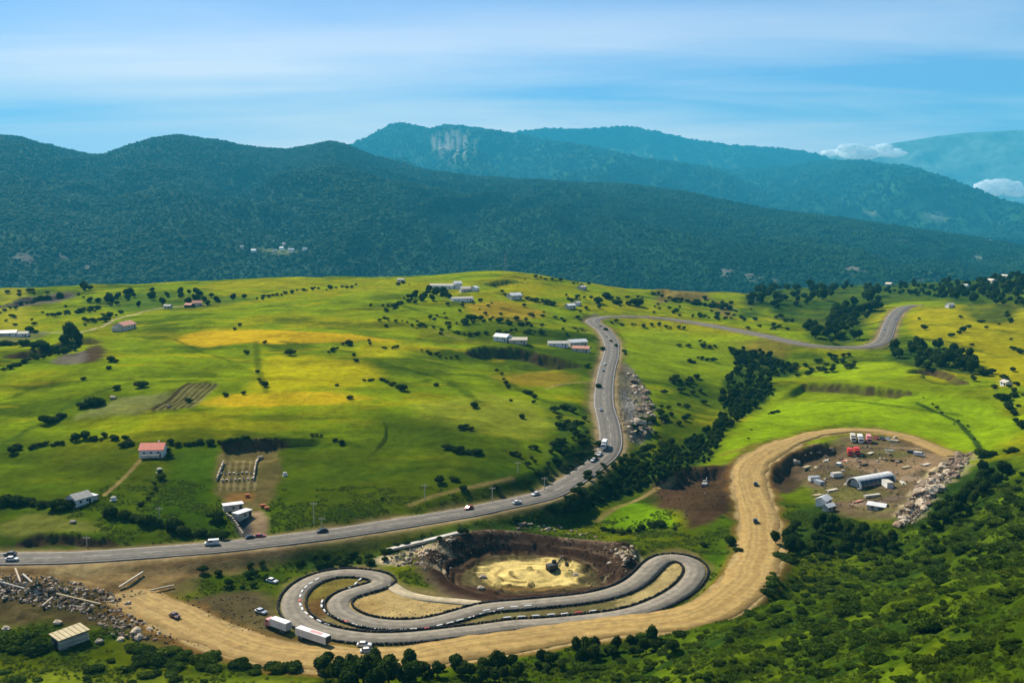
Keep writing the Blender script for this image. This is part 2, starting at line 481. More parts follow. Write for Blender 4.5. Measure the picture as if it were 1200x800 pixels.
def poly_sel(px, soft, warp_m, seed, wl):
    px = np.asarray(px, float)
    x, y, z = hit(px[:, 0], px[:, 1], H2)
    L = dense(np.stack([x, y], 1), 6.0, True)
    mg = soft + warp_m + 4
    sel = np.where((fx > L[:, 0].min() - mg) & (fx < L[:, 0].max() + mg) & (fy > L[:, 1].min() - mg) & (fy < L[:, 1].max() + mg))[0]
    sx, sy = fx[sel], fy[sel]
    best = np.full(len(sel), 1e9); ins = np.zeros(len(sel), bool)
    b = np.roll(L, -1, 0)
    for i in range(len(L)):
        ax, ay = L[i]; bx_, by_ = b[i]
        dx, dy = bx_ - ax, by_ - ay
        t = np.clip(((sx - ax) * dx + (sy - ay) * dy) / (dx * dx + dy * dy + 1e-9), 0, 1)
        best = np.minimum(best, np.hypot(sx - ax - t * dx, sy - ay - t * dy))
        if dy != 0:
            c = ((ay > sy) != (by_ > sy)) & (sx < dx * (sy - ay) / dy + ax)
            ins ^= c
    s = np.where(ins, best, -best) + fbm(sx / wl, sy / wl, 3, seed) * warp_m
    return sel, s
_seed = [200]
def paint(px, col, alpha=1.0, soft=4.0, warp_m=4.0, wl=14.0, var=0.0):
    _seed[0] += 7
    sel, s = poly_sel(px, soft, warp_m, _seed[0], wl)
    a = sstep(-soft, soft, s) * alpha
    if var:
        a = a * np.clip(1 - var + var * 2 * (0.5 + f2[sel] * .8 + f3[sel] * .6), 0, 1)
    COL[sel] += (np.asarray(col)[None] - COL[sel]) * a[:, None]
def paint_line(line, half, col, alpha=1.0, soft=1.5, ragged=0.0, closed=False, px=True, side_only=0):
    if px:
        line = world_line(line, H2, 3.0)
    sel, d, side, idx = near_line(line, half + soft + ragged * 1.2 + 2, closed)
    dd = d + ragged * fbm(fx[sel] / 9, fy[sel] / 9, 3, 300)
    a = (1 - sstep(half - soft, half + soft, dd)) * alpha
    if side_only:
        a = a * (side == side_only)
    COL[sel] += (np.asarray(col)[None] - COL[sel]) * a[:, None]

# meadow belts
paint([(206,398),(240,388),(300,386),(370,389),(436,395),(470,400),(400,401),(300,402),(235,406)], OCHRE, .92, 5, 5)
paint([(224,472),(270,462),(330,458),(400,459),(444,466),(410,473),(330,477),(240,478)], OCHRE, .85, 5, 7, 24, .3)
paint([(306,420),(350,418),(420,425),(440,440),(400,456),(330,460),(304,455)], G_YEL * 1.35, .75, 10, 10, 30)
paint([(420,405),(480,402),(520,408),(470,416),(430,418)], G_YEL * 1.35, .6, 10, 8, 25)
paint([(545,360),(575,352),(610,356),(640,366),(610,376),(570,372)], np.array((.27, .16, .012)), .7, 8, 8, 20)
paint([(585,440),(630,436),(680,440),(650,452),(600,452)], np.array((.24, .15, .012)), .6, 7, 8, 20)
paint([(0,335),(40,333),(30,350),(0,362)], np.array((.26, .24, .012)), .6, 8, 6)
paint([(900,440),(920,400),(880,398),(840,396),(860,404)], RUST * 1.2, .45, 8, 8, 20)
paint([(500,470),(560,462),(640,478),(655,500),(610,510),(540,505),(490,490)], np.array((.24, .25, .02)), .5, 10, 10, 16, .5)
paint([(430,486),(470,482),(520,494),(570,515),(640,540),(600,560),(500,530),(420,506)], G_DEEP * 0.9, .75, 14, 12, 30)  # shade lying over the meadow, painted in as deeper green
paint([(640,400),(700,390),(702,440),(660,430)], G_DEEP * 1.2, .5, 8, 8)
paint([(540,382),(600,374),(640,384),(700,396),(640,404),(560,398)], G_DEEP, .7, 8, 8)
paint([(0,520),(120,512),(240,520),(330,520),(400,515),(520,535),(640,560),(560,600),(400,622),(200,645),(0,652)], G_DEEP, .55, 16, 14, 40)
paint([(205,525),(255,522),(248,590),(262,625),(215,616),(172,605),(196,560)], G_DEEP * np.array((1.1, 1.35, .9)), .7, 3, 2)
paint([(740,385),(850,392),(870,400),(850,440),(740,440),(728,400)], G_MID * 1.15, .65, 8, 8)
paint([(848,530),(900,480),(950,470),(1060,462),(1150,470),(1190,495),(1150,528),(1060,505),(960,500),(905,516)], G_MID * np.array((1.2, 1.35, 1)), .85, 5, 4)
paint([(945,440),(1000,425),(1050,424),(1080,432),(1060,442),(1020,448)], G_MID * np.array((1.3, 1.35, 1)), .8, 4, 4)
paint([(1066,372),(1100,360),(1200,362),(1200,450),(1150,432),(1110,405),(1070,392)], G_YEL * 1.08, .75, 6, 5)
paint([(704,612),(740,588),(762,592),(790,606),(795,616),(740,622)], G_MID * np.array((.75, 1.1, .9)), .85, 3, 3)
paint([(820,620),(865,592),(882,620),(880,655),(850,690),(832,680)], G_DEEP * np.array((1.3, 1.5, 1)), .7, 5, 5)
paint([(0,614),(30,602),(80,604),(120,622),(60,622),(20,632)], OLIVE * 1.3, .8, 4, 4)
paint([(0,790),(120,786),(260,792),(360,798),(340,830),(0,830)], np.array((.14, .17, .01)), .8, 6, 6, 16, .3)
paint([(330,655),(440,645),(560,612),(640,596),(700,600),(690,612),(560,628),(440,662),(330,672)], G_DARK * 1.5, .8, 4, 5)
paint([(220,672),(300,655),(330,668),(320,700),(270,700),(230,690)], G_DEEP * .9, .8, 5, 6)
# dark green ground below the woods
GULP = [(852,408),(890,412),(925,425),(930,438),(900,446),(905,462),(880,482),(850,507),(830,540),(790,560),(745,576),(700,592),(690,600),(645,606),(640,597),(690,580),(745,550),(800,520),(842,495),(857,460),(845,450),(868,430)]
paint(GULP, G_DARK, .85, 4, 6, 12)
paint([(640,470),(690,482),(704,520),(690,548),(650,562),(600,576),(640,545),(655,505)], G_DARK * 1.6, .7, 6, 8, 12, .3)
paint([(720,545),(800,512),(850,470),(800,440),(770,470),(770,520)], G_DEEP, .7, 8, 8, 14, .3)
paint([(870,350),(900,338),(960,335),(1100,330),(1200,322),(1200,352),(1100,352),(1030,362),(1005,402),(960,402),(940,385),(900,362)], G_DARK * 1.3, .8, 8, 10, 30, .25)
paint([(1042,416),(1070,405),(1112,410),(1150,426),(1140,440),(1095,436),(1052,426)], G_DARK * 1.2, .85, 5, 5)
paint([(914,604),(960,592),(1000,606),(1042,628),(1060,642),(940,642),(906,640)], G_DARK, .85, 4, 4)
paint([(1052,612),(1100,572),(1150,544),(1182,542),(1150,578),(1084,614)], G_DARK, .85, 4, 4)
for q in ([(440,352),(480,360),(520,372),(560,381)], [(480,372),(515,384),(545,394)], [(540,346),(570,344),(605,347)], [(590,362),(650,373),(690,373)], [(540,376),(585,372),(640,381)], [(600,396),(650,399),(690,398)],
          [(470,430),(520,445),(560,470)], [(720,440),(780,450),(840,455)], [(760,472),(800,484),(830,492)], [(745,502),(775,512),(800,514)], [(860,373),(900,380),(930,386)], [(330,400),(380,408),(410,412)], [(0,470),(50,452),(100,446)],
          [(150,520),(250,521),(330,519),(420,522)], [(420,560),(500,548),(560,552)], [(560,440),(600,452),(640,470)], [(1060,395),(1110,400),(1160,415)], [(1080,380),(1140,384),(1200,392)], [(960,470),(1040,474),(1120,486)], [(50,352),(120,350),(180,340)]):
    paint_line(q, 2.6, G_DEEP, .7, 2.5, 3.5)  # deeper green lines drawn along the meadow folds
# bare earth
paint([(-60,660),(0,660),(120,660),(250,648),(380,634),(330,650),(250,668),(190,676),(140,692),(70,680),(0,676),(-60,676)], np.array((.25, .165, .060)), .95, 5, 5, 12, .12)
paint([(0,672),(70,672),(150,685),(170,700),(235,735),(300,770),(180,765),(110,735),(0,735)], SOIL * 1.3, .8, 6, 7, 12, .2)
paint([(100,676),(180,680),(230,672),(225,690),(180,700),(120,695)], np.array((.13, .085, .040)), .8, 5, 5)
paint([(0,740),(60,735),(60,765),(0,770)], G_DEEP, .9, 4, 4)
paint([(95,690),(170,690),(300,760),(330,776),(260,775),(150,735)], RUST * .7, .5, 4, 4)
paint([(220,705),(310,690),(330,730),(380,758),(300,750)], np.array((.085, .06, .028)), .85, 4, 4)
paint([(764,572),(785,556),(812,548),(866,544),(866,588),(840,604),(810,618),(798,600),(770,592)], SOIL * np.array((1, .85, .8)), .95, 3, 4)
paint([(898,574),(900,552),(916,534),(945,524),(955,530),(945,560),(930,578)], SOIL * .9, .95, 2.5, 3)
paint([(935,536),(960,520),(1000,510),(1050,512),(1090,524),(1130,535),(1090,560),(1062,600),(1030,608),(975,596),(950,572),(930,552)], np.array((.105, .070, .038)), .95, 4, 4, 12, .15)
paint([(985,538),(1050,536),(1110,532),(1080,552),(1040,560)], np.array((.25, .16, .085)), .7, 4, 4, 10, .3)
paint([(950,575),(1000,570),(1040,578),(1020,584),(960,588)], OLIVE * 1.2, .6, 3, 3)
paint([(1052,602),(1078,570),(1110,540),(1145,528),(1130,550),(1100,575),(1072,612)], PALE * .8, .8, 3, 4, 6, .5)
paint([(724,425),(740,432),(754,455),(762,500),(745,520),(728,515),(722,470)], GREYB * 1.2, .95, 3, 3, 8, .2)
paint([(728,455),(742,470),(744,500),(732,505),(724,480)], np.array((.17, .16, .145)), .9, 2, 2)
paint([(694,384),(690,372),(700,368),(705,376)], GREYB, .8, 3, 3)
paint([(258,528),(270,522),(320,524),(330,560),(300,600),(262,592),(250,560)], np.array((.105, .078, .026)), .92, 2, 2, 10, .15)
for k in range(5): paint_line([(257 + k * 1.2, 545 + k * 7), (303 - k * 1.0, 543 + k * 7)], .8, SOIL * 1.2, .8, .5, .3)
for k in range(6): paint_line([(262 + k * 8, 540), (258 + k * 8, 575)], .6, np.array((.20, .16, .07)), .7, .4, .3)
paint([(268,578),(296,576),(298,586),(270,590)], np.array((.22, .10, .025)), .6, 2, 2)
paint([(288,602),(306,598),(314,618),(310,630),(292,632)], np.array((.23, .15, .08)), .9, 2, 2)
paint([(270,600),(290,600),(296,632),(286,634)], np.array((.055, .052, .05)), .95, 1.5, .5)
paint([(85,418),(100,408),(120,405),(122,418),(100,425)], SOIL, .95, 4, 3)
paint([(60,424),(95,412),(98,424)], GREYB * .9, .9, 3, 2)
paint([(-4,392),(40,388),(60,390),(40,398),(0,400)], GREYB * .7, .6, 3, 3)
paint([(175,478),(190,462),(240,446),(250,450),(220,474),(195,482)], OLIVE, .8, 3, 3)
paint([(95,490),(130,472),(190,462),(180,480),(130,488)], np.array((.16, .16, .05)), .7, 4, 6, 10, .5)
for k in range(6):
    paint_line([(180 + k * 8, 480 - k * .5), (222 + k * 6, 449 + k * .3)], 1.5, SOIL * .7, .95, .6, .4)
for k in range(6):
    paint_line([(184 + k * 8, 480 - k * .5), (226 + k * 6, 449 + k * .3)], .9, np.array((.20, .19, .05)), .8, .6, .4)
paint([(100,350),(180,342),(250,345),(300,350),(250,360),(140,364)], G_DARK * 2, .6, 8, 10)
paint([(20,352),(60,344),(84,342),(80,350),(40,358)], np.array((.09, .065, .06)), .8, 6, 4)
paint([(585,326),(640,322),(680,328),(640,334),(590,334)], G_YEL, .5, 8, 8, 20, .4)
paint([(770,340),(800,336),(830,346),(860,356),(800,352)], np.array((.14, .09, .03)), .8, 8, 8)
# the levelled track ground, its infields and the pit
paint([(330,700),(345,678),(400,662),(445,664),(470,684),(520,690),(600,698),(690,694),(745,676),(765,650),(800,644),(830,660),(822,690),(780,712),(700,732),(600,742),(480,756),(400,754),(345,736)], np.array((.16, .12, .045)), .95, 3, 2, 8, .12)
paint([(358,690),(385,680),(428,678),(405,690),(385,700),(384,716),(368,722),(356,712)], np.array((.13, .10, .018)), .95, 1.5, 1.5, 6, .2)
paint([(352,706),(376,700),(384,722),(372,726),(358,718)], np.array((.12, .055, .02)), .7, 2, 2, 6)
paint([(408,708),(425,698),(455,690),(480,700),(530,706),(555,708),(510,720),(470,724),(430,722)], np.array((.37, .26, .10)), .95, 1.5, 1.5, 8, .15)
paint([(415,704),(440,700),(448,712),(430,720),(412,714)], np.array((.28, .17, .05)), .5, 2, 2)
paint([(690,708),(740,698),(770,680),(780,660),(798,660),(802,676),(780,694),(745,708)], np.array((.34, .255, .10)), .95, 1.5, 1.5, 8, .2)
paint([(540,722),(600,714),(690,708),(740,700),(700,716),(600,724)], np.array((.10, .085, .03)), .9, 1.5, 1.5, 6, .25)
a_ = sstep(1.22, 1.10, pd); lay(np.array((.085, .055, .035)), a_ * (pd < 1.3) * .9)
a_ = (sstep(1.12, 1.0, pd)) * (pd < 1.3); lay(SOIL * np.array((.85, .75, .75)), a_)
lay(np.array((.105, .085, .030)), sstep(.74, .66, pd) * .9)
for r0, w0, c0 in ((.96, .03, (.028, .016, .010)), (.90, .022, (.13, .085, .05)), (.82, .035, (.030, .018, .010)), (.76, .02, (.14, .10, .05)), (.66, .02, (.05, .04, .02)), (.58, .018, (.20, .15, .06)), (.50, .015, (.07, .05, .02))): lay(np.array(c0), np.exp(-((pd - r0) / w0) ** 2) * .8 * (.6 + f3))
lay(RUST * 1.1, sstep(.70, .60, pd) * sstep(.1, .5, -pdy) * .6)
# the bright sand floor, off centre, with ring-shaped traces of the digger
sdx, sdy = (fx - PCX - 0.5) / 20.0, (fy - PCY - 5.0) / 14.5
sdist = np.hypot(sdx, sdy) + fbm(fx / 5, fy / 5, 3, 71) * .16
lay(SAND, sstep(1.05, .9, sdist))
for r0, w0 in ((.30, .045), (.56, .05), (.80, .035)):
    lay(np.array((.13, .085, .025)), np.exp(-((np.hypot(sdx + .1, sdy + .1) - r0) / w0) ** 2) * .8 * (.75 + f3) * sstep(-.9, -.3, -np.abs(sdx + .2)) )
lay(np.array((.20, .14, .085)), sstep(.1, .4, f3 + f2 * .4) * np.exp(-((pd - 1.08) / .09) ** 2) * .8 * (pdy > -.3))
for q in [(470,650,12,8),(500,642,11,7),(510,660,6,6),(735,650,8,9),(726,664,8,6)]:
    x, y, z = hit(q[0], q[1], H2)
    d = np.hypot((fx - x[0]) / q[2], (fy - y[0]) / q[3])
    lay(PALE * .95, sstep(1.0, .6, d) * sstep(-.1, .3, f3 + f2 * .3) * .9)
    lay(SOIL, sstep(1.2, .8, d) * sstep(.05, .4, -f3) * .8)
for q, c_ in (((960,530,9,5),(.22,.12,.07)),((1010,540,12,5),(.26,.17,.10)),((1060,525,10,4),(.24,.16,.09)),((985,560,8,4),(.07,.05,.035)),((1035,552,9,4),(.30,.21,.12)),((1070,560,8,5),(.28,.2,.12)),((1000,525,10,3),(.08,.06,.04)),((950,550,6,4),(.12,.10,.05)),((1015,590,9,4),(.2,.14,.09)),((1045,585,7,5),(.1,.07,.05))):
    x, y, z = hit(q[0], q[1], H2)
    d = np.hypot((fx - x[0]) / q[2], (fy - y[0]) / q[3])
    lay(np.array(c_), sstep(1.1, .6, d + f3 * .5) * .75)
# faces of the cut banks
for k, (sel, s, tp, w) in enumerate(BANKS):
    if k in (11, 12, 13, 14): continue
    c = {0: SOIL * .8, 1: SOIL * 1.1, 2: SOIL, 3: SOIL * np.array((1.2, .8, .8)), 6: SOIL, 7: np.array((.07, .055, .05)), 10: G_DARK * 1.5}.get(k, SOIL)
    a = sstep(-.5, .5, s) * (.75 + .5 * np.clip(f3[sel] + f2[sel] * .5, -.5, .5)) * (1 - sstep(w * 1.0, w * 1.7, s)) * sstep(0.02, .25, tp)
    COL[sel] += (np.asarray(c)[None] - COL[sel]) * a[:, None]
# tracks, ditches and the verges of the roads
paint_line([(-5,524),(40,500),(60,490),(90,470),(130,455)], 1.6, G_DARK * 1.5, .6, 1, .6)
paint_line([(1075,473),(1105,486),(1130,502),(1150,527)], 1.5, G_DARK, .9, .8, .5)
paint_line([(300,400),(303,430),(312,460)], 2.2, G_DEEP, .6, 1.5, 1)
paint_line([(205,398),(235,412),(270,424)], 1.5, G_DEEP, .6, 1, .6)
paint_line([(166,537),(145,560),(122,580)], .9, TAN, .7, .6, .4)
paint_line([(70,390),(100,388),(125,380),(160,368),(200,360),(240,357)], 2.0, PALE, .85, 1.2, .6)
paint_line([(0,394),(40,390),(70,389)], 2.0, GREYB * 2.5, .7, 1.2, .6)
paint_line([(640,455),(660,450),(700,448)], 1.5, TAN, .6, 1, .6)
paint_line([(480,592),(500,584),(520,578),(600,560)], 1.4, TAN, .55, 1, .5)
paint_line([(480,385),(510,388),(545,398)], 1.2, TAN, .4, 1, .5)
paint_line([(700,610),(735,590),(770,572),(790,560)], 1.4, TAN, .7, 1, .5)
paint_line([(848,532),(870,526),(890,520)], 2.0, RUST, .6, 1, .5)
paint_line(hw, 11.5, np.array((.125, .095, .035)), .6, 2.0, 3.5, px=False)
paint([(-60,661),(0,661),(120,660),(250,650),(360,637),(330,652),(270,664),(215,676),(190,690),(165,712),(140,700),(100,684),(40,676),(-60,676)], np.array((.22, .145, .055)), .92, 3, 5, 9, .12)
for q in ([(-40,666),(60,668),(180,664),(300,648)], [(-20,671),(80,675),(170,694)], [(330,644),(240,660),(190,694)]): paint_line(q, 1.3, np.array((.12, .075, .03)), .7, .8, .8)
paint([(70,664),(150,666),(120,672),(60,671)], np.array((.32, .24, .10)), .7, 2, 3, 8, .3)
paint_line(hw, 8.6, np.array((.23, .165, .085)), .85, 1.2, 1.2, px=False)
paint_line(dr[:KY_], 11.0, RUST * .9, .7, 2.0, 3.0, px=False)
paint_line(dr[KY_:], 7.6, RUST * .9, .6, 2.0, 3.0, px=False)
paint_line(dr[KY_:], 5.6, np.array((.34, .24, .10)), .8, 1.0, 1.6, px=False)
paint_line(dr[:KY_], 8.8, np.array((.34, .24, .10)), .9, 1.0, 1.6, px=False)

# ------------------------------------------------------------------ materials
def mat(name):
    m = bpy.data.materials.new(name); m.use_nodes = True
    t = NT(m.node_tree)
    return m, t, t.n['Principled BSDF']
def plain(name, col, rough=.6, spec=.3, vary=.0, metal=0.0, scale=1.2):
    m, t, b = mat(name)
    b.inputs['Roughness'].default_value = rough
    b.inputs['Specular IOR Level'].default_value = spec
    b.inputs['Metallic'].default_value = metal
    if vary:
        tc = t.new('ShaderNodeTexCoord')
        nz = t.noise(tc.outputs['Object'], scale, 5, .65)
        f = t.maprange(nz, .3, .7, 1 - vary, 1 + vary * .6)
        cv = t.new('ShaderNodeCombineColor')
        for i in range(3): t.link(t.math('MULTIPLY', f, col[i]), cv.inputs[i])
        t.link(cv.outputs[0], b.inputs['Base Color'])
    else:
        b.inputs['Base Color'].default_value = (*col, 1)
    return m

def ground_material():
    m, t, b = mat('ground')
    at = t.new('ShaderNodeAttribute', attribute_name='Col')
    geo = t.new('ShaderNodeNewGeometry')
    mp = t.new('ShaderNodeMapping'); t.link(geo.outputs['Position'], mp.inputs[0]); mp.inputs['Scale'].default_value = (1, 1, .6)
    n1 = t.noise(mp.outputs[0], .22, 6, .68)
    n2 = t.noise(mp.outputs[0], 1.5, 4, .7)
    n3 = t.noise(mp.outputs[0], .035, 5, .6, .4)
    f = t.math('ADD', t.math('MULTIPLY', t.maprange(n1, .30, .70, .40, 1.55), .55), t.math('MULTIPLY', t.maprange(n2, .25, .75, .5, 1.5), .45))
    f = t.math('MULTIPLY', f, t.maprange(n3, .3, .7, .66, 1.32))
    vm = t.new('ShaderNodeVectorMath', operation='SCALE')
    t.link(at.outputs['Color'], vm.inputs[0]); t.link(f, vm.inputs['Scale'])
    t.link(vm.outputs[0], b.inputs['Base Color'])
    b.inputs['Roughness'].default_value = .95
    b.inputs['Specular IOR Level'].default_value = 0.0
    bp = t.new('ShaderNodeBump'); bp.inputs['Strength'].default_value = .8; bp.inputs['Distance'].default_value = .7
    t.link(t.math('ADD', n1, t.math('MULTIPLY', n2, .35)), bp.inputs['Height']); t.link(bp.outputs[0], b.inputs['Normal'])
    return m

def tag(o, label=None, cat=None, group=None, kind=None):
    if label: o['label'] = label
    if cat: o['category'] = cat
    if group: o['group'] = group
    if kind: o['kind'] = kind
    return o

def mesh_np(name, V, F, material, parent=None, smooth_=False, kind=None):
    """V n x 3, F list or m x k array"""
    me = bpy.data.meshes.new(name)
    V = np.asarray(V, np.float32)
    F = np.asarray(F, np.int32)
    k = F.shape[1]
    me.vertices.add(len(V)); me.vertices.foreach_set('co', V.ravel())
    me.loops.add(F.size); me.loops.foreach_set('vertex_index', F.ravel())
    me.polygons.add(len(F))
    me.polygons.foreach_set('loop_start', np.arange(0, F.size, k, dtype=np.int32))
    me.polygons.foreach_set('loop_total', np.full(len(F), k, np.int32))
    if smooth_:
        me.polygons.foreach_set('use_smooth', np.ones(len(F), bool))
    me.update(calc_edges=True)
    if material: me.materials.append(material)
    o = bpy.data.objects.new(name, me); C.objects.link(o)
    if parent: o.parent = parent
    if kind: o['kind'] = kind
    return o

def grid_faces(nr, nc, closed=False):
    i = np.arange(nr * nc).reshape(nr, nc)
    if closed:
        j = np.roll(i, -1, 0)
        return np.stack([i[:, :-1], i[:, 1:], j[:, 1:], j[:, :-1]], -1).reshape(-1, 4)
    return np.stack([i[:-1, :-1], i[:-1, 1:], i[1:, 1:], i[1:, :-1]], -1).reshape(-1, 4)

M_GROUND = ground_material()
g = mesh_np('ground', np.stack([fx, fy, H], 1), grid_faces(len(RAD), len(ANG))[:, ::-1], M_GROUND, None, True, 'structure')
ca = g.data.color_attributes.new('Col', 'FLOAT_COLOR', 'POINT')
ca.data.foreach_set('color', np.concatenate([COL, np.ones((NF, 1))], 1).astype(np.float32).ravel())

# ------------------------------------------------------------------ roads
def strip_frame(L, closed=False):
    if closed:
        t = np.roll(L, -1, 0) - np.roll(L, 1, 0)
    else:
        t = np.gradient(L, axis=0)
    t /= np.linalg.norm(t, axis=1)[:, None] + 1e-9
    return np.stack([-t[:, 1], t[:, 0]], 1), t
def ribbon(name, L, z, offs, lifts, material, closed=False, parent=None, kind='structure', wob=0.0, seed=0, width=1.0):
    nrm, _ = strip_frame(L, closed)
    V = []; U = []
    s = np.concatenate([[0], np.cumsum(np.linalg.norm(np.diff(L, axis=0), axis=1))])
    wv = wob * fbm(s / 9.0, s * 0 + seed, 3, 500 + seed)
    wv2 = wob * fbm(s / 9.0, s * 0 + seed + 9, 3, 600 + seed)
    for o_, l_ in zip(offs, lifts):
        oo = o_ * width + (wv if o_ > 0 else -wv2) * (abs(o_) >= max(map(abs, offs)) * .9)
        V.append(np.stack([L[:, 0] + nrm[:, 0] * oo, L[:, 1] + nrm[:, 1] * oo, z + l_], 1))
        U.append(np.stack([np.full(len(L), o_), s], 1))
    V = np.stack(V, 1).reshape(-1, 3); U = np.stack(U, 1).reshape(-1, 2)
    o = mesh_np(name, V, grid_faces(len(L), len(offs), closed)[:, ::-1], material, parent, True, kind)
    uv = o.data.uv_layers.new(name='UVMap')
    li = np.zeros(len(o.data.loops), np.int32); o.data.loops.foreach_get('vertex_index', li)
    uv.data.foreach_set('uv', U[li].astype(np.float32).ravel())
    return o
def road_material(name, base, rut, wear, half, ruts, k=.35, nscale=.35, wander=0.0):
    """base colour with worn wheel lines at the given offsets (metres from the middle)"""
    m, t, b = mat(name)
    uv = t.new('ShaderNodeUVMap'); sp = t.new('ShaderNodeSeparateXYZ'); t.link(uv.outputs[0], sp.inputs[0])
    geo = t.new('ShaderNodeNewGeometry')
    cmb = t.new('ShaderNodeCombineXYZ'); t.link(t.math('MULTIPLY', sp.outputs[0], .55), cmb.inputs[0]); t.link(t.math('MULTIPLY', sp.outputs[1], .05), cmb.inputs[1])
    streak = t.noise(cmb.outputs[0], 1.0, 5, .6)
    n1 = t.noise(geo.outputs['Position'], nscale, 6, .65)
    n2 = t.noise(geo.outputs['Position'], 2.2, 3, .6)
    n0 = t.noise(geo.outputs['Position'], nscale * .09, 3, .6)
    off = t.math('ADD', sp.outputs[0], t.math('ADD', t.math('MULTIPLY', t.math('SUBTRACT', n1, .5), 1.6), t.math('MULTIPLY', t.math('SUBTRACT', n0, .5), wander)))
    n3 = t.noise(geo.outputs['Position'], nscale * .2, 5, .65, .8)
    tot = None
    for r in ruts:
        d = t.math('ABSOLUTE', t.math('SUBTRACT', off, r))
        g_ = t.maprange(d, .2, 1.0, 1.0, 0.0)
        tot = g_ if tot is None else t.math('MAXIMUM', tot, g_)
    c = t.mix(t.maprange(t.math('ADD', t.math('MULTIPLY', streak, .55), t.math('MULTIPLY', n3, .45)), .36, .64, 0, 1), base, wear)
    if tot is not None:
        c = t.mix(t.math('MULTIPLY', tot, k * 1.6), c, rut)
    f = t.math('MULTIPLY', t.maprange(n1, .3, .7, .70, 1.28), t.maprange(n2, .3, .7, .9, 1.1))
    vm = t.new('ShaderNodeVectorMath', operation='SCALE'); t.link(c, vm.inputs[0]); t.link(f, vm.inputs['Scale'])
    t.link(vm.outputs[0], b.inputs['Base Color'])
    b.inputs['Roughness'].default_value = .9
    b.inputs['Specular IOR Level'].default_value = .2
    bp = t.new('ShaderNodeBump'); bp.inputs['Strength'].default_value = .4; bp.inputs['Distance'].default_value = .2
    t.link(n2, bp.inputs['Height']); t.link(bp.outputs[0], b.inputs['Normal'])
    return m
M_ASPH = road_material('asphalt', (.115, .100, .078, 1), (.085, .075, .062, 1), (.165, .142, .108, 1), 6, (-4.3, -2.2, 2.2, 4.3))
M_DIRT = road_material('packed_dirt', (.32, .205, .055, 1), (.385, .26, .08, 1), (.245, .145, .038, 1), 7, (-4.6, -3.2, .6, 2.6, 4.9), .34, .35, 7.0)
M_KART = road_material('track_asphalt', (.195, .165, .118, 1), (.135, .115, .088, 1), (.245, .205, .145, 1), 3.6, (-1.3, 1.3))
M_LINK = road_material('pale_gravel', (.40, .32, .19, 1), (.33, .25, .13, 1), (.46, .38, .24, 1), 2, (-.8, .8))
M_PAINT = plain('road_paint', (.30, .27, .22), .7, .3, .25, scale=.6)
ribbon('highway', hw, hz, [-6.6, -6.2, -3, 0, 3, 6.2, 6.6], [-1.1, 0, .06, .1, .06, 0, -1.1], M_ASPH, wob=.5, seed=3)
ribbon('dirt_road', dr, dz, [-8.0, -7.2, -4, -1.5, 0, 1.5, 4, 7.2, 8.0], [-.9, .05, .02, .0, .05, .0, .02, .05, -.9], M_DIRT, wob=1.8, seed=5, width=DW)
ktz = np.full(len(kt), .3)
ktrack = ribbon('kart_track', kt, ktz, [-3.6, -3.3, 0, 3.3, 3.6], [-.5, 0, .05, 0, -.5], M_KART, True)
ribbon('gravel_path', lk, np.full(len(lk), .22), [-2.4, -2, 0, 2, 2.4], [-.5, .02, .04, .02, -.5], M_LINK, wob=.4)
# painted lines on the highway: two edge lines and a broken centre line, joined to one sheet, part of the highway's setting
def line_quads(L, z, off, w, dash=None, lift=.012):
    nrm, _ = strip_frame(L)
    s = np.concatenate([[0], np.cumsum(np.linalg.norm(np.diff(L, axis=0), axis=1))])
    cr = np.interp(abs(off), [0, 3, 6.2], [.1, .06, 0])
    V, F = [], []
    for i in range(len(L) - 1):
        if dash and (s[i] % (dash * 2)) > dash: continue
        b0 = len(V)
        for j in (i, i + 1):
            for q in (-w / 2, w / 2):
                V.append((L[j, 0] + nrm[j, 0] * (off + q), L[j, 1] + nrm[j, 1] * (off + q), z[j] + cr + lift))
        F.append((b0, b0 + 1, b0 + 3, b0 + 2))
    return V, F
V, F = [], []
for off, w, dash in ((-5.6, .35, None), (5.6, .35, None), (0, .3, 9)):
    v, f = line_quads(hw, hz, off, w, dash)
    F += [tuple(i + len(V) for i in q) for q in f]; V += v
mesh_np('road_markings', V, F, M_PAINT, None, False, 'structure')
print('ground and roads', round(time.time() - T0, 1))
# ------------------------------------------------------------------ wooded hills and mountains beyond the plain
def hill_material(name, meadow=0.0, rock=None):
    m, t, b = mat(name)
    geo = t.new('ShaderNodeNewGeometry')
    at = t.new('ShaderNodeAttribute', attribute_name='Col')
    v = t.new('ShaderNodeTexVoronoi'); v.inputs['Scale'].default_value = .028; t.link(geo.outputs['Position'], v.inputs['Vector'])
    n1 = t.noise(geo.outputs['Position'], .004, 6, .6)
    n2 = t.noise(geo.outputs['Position'], .05, 4, .7)
    f = t.math('MULTIPLY', t.maprange(v.outputs['Distance'], 0, 14, 1.3, .6), t.math('MULTIPLY', t.maprange(n1, .3, .7, .6, 1.45), t.maprange(n2, .3, .7, .7, 1.3)))
    vm = t.new('ShaderNodeVectorMath', operation='SCALE'); t.link(at.outputs['Color'], vm.inputs[0]); t.link(f, vm.inputs['Scale'])
    t.link(vm.outputs[0], b.inputs['Base Color'])
    b.inputs['Roughness'].default_value = .95; b.inputs['Specular IOR Level'].default_value = .05
    bp = t.new('ShaderNodeBump'); bp.inputs['Strength'].default_value = 1.0; bp.inputs['Distance'].default_value = 15.0
    t.link(t.math('ADD', t.math('MULTIPLY', v.outputs['Distance'], -.06), n2), bp.inputs['Height']); t.link(bp.outputs[0], b.inputs['Normal'])
    return m
WOOD = np.array((.008, .034, .011)); GRASSY = np.array((.10, .13, .03)); ROCKC = np.array((.24, .20, .16))
M_HILL = hill_material('wooded_slope')
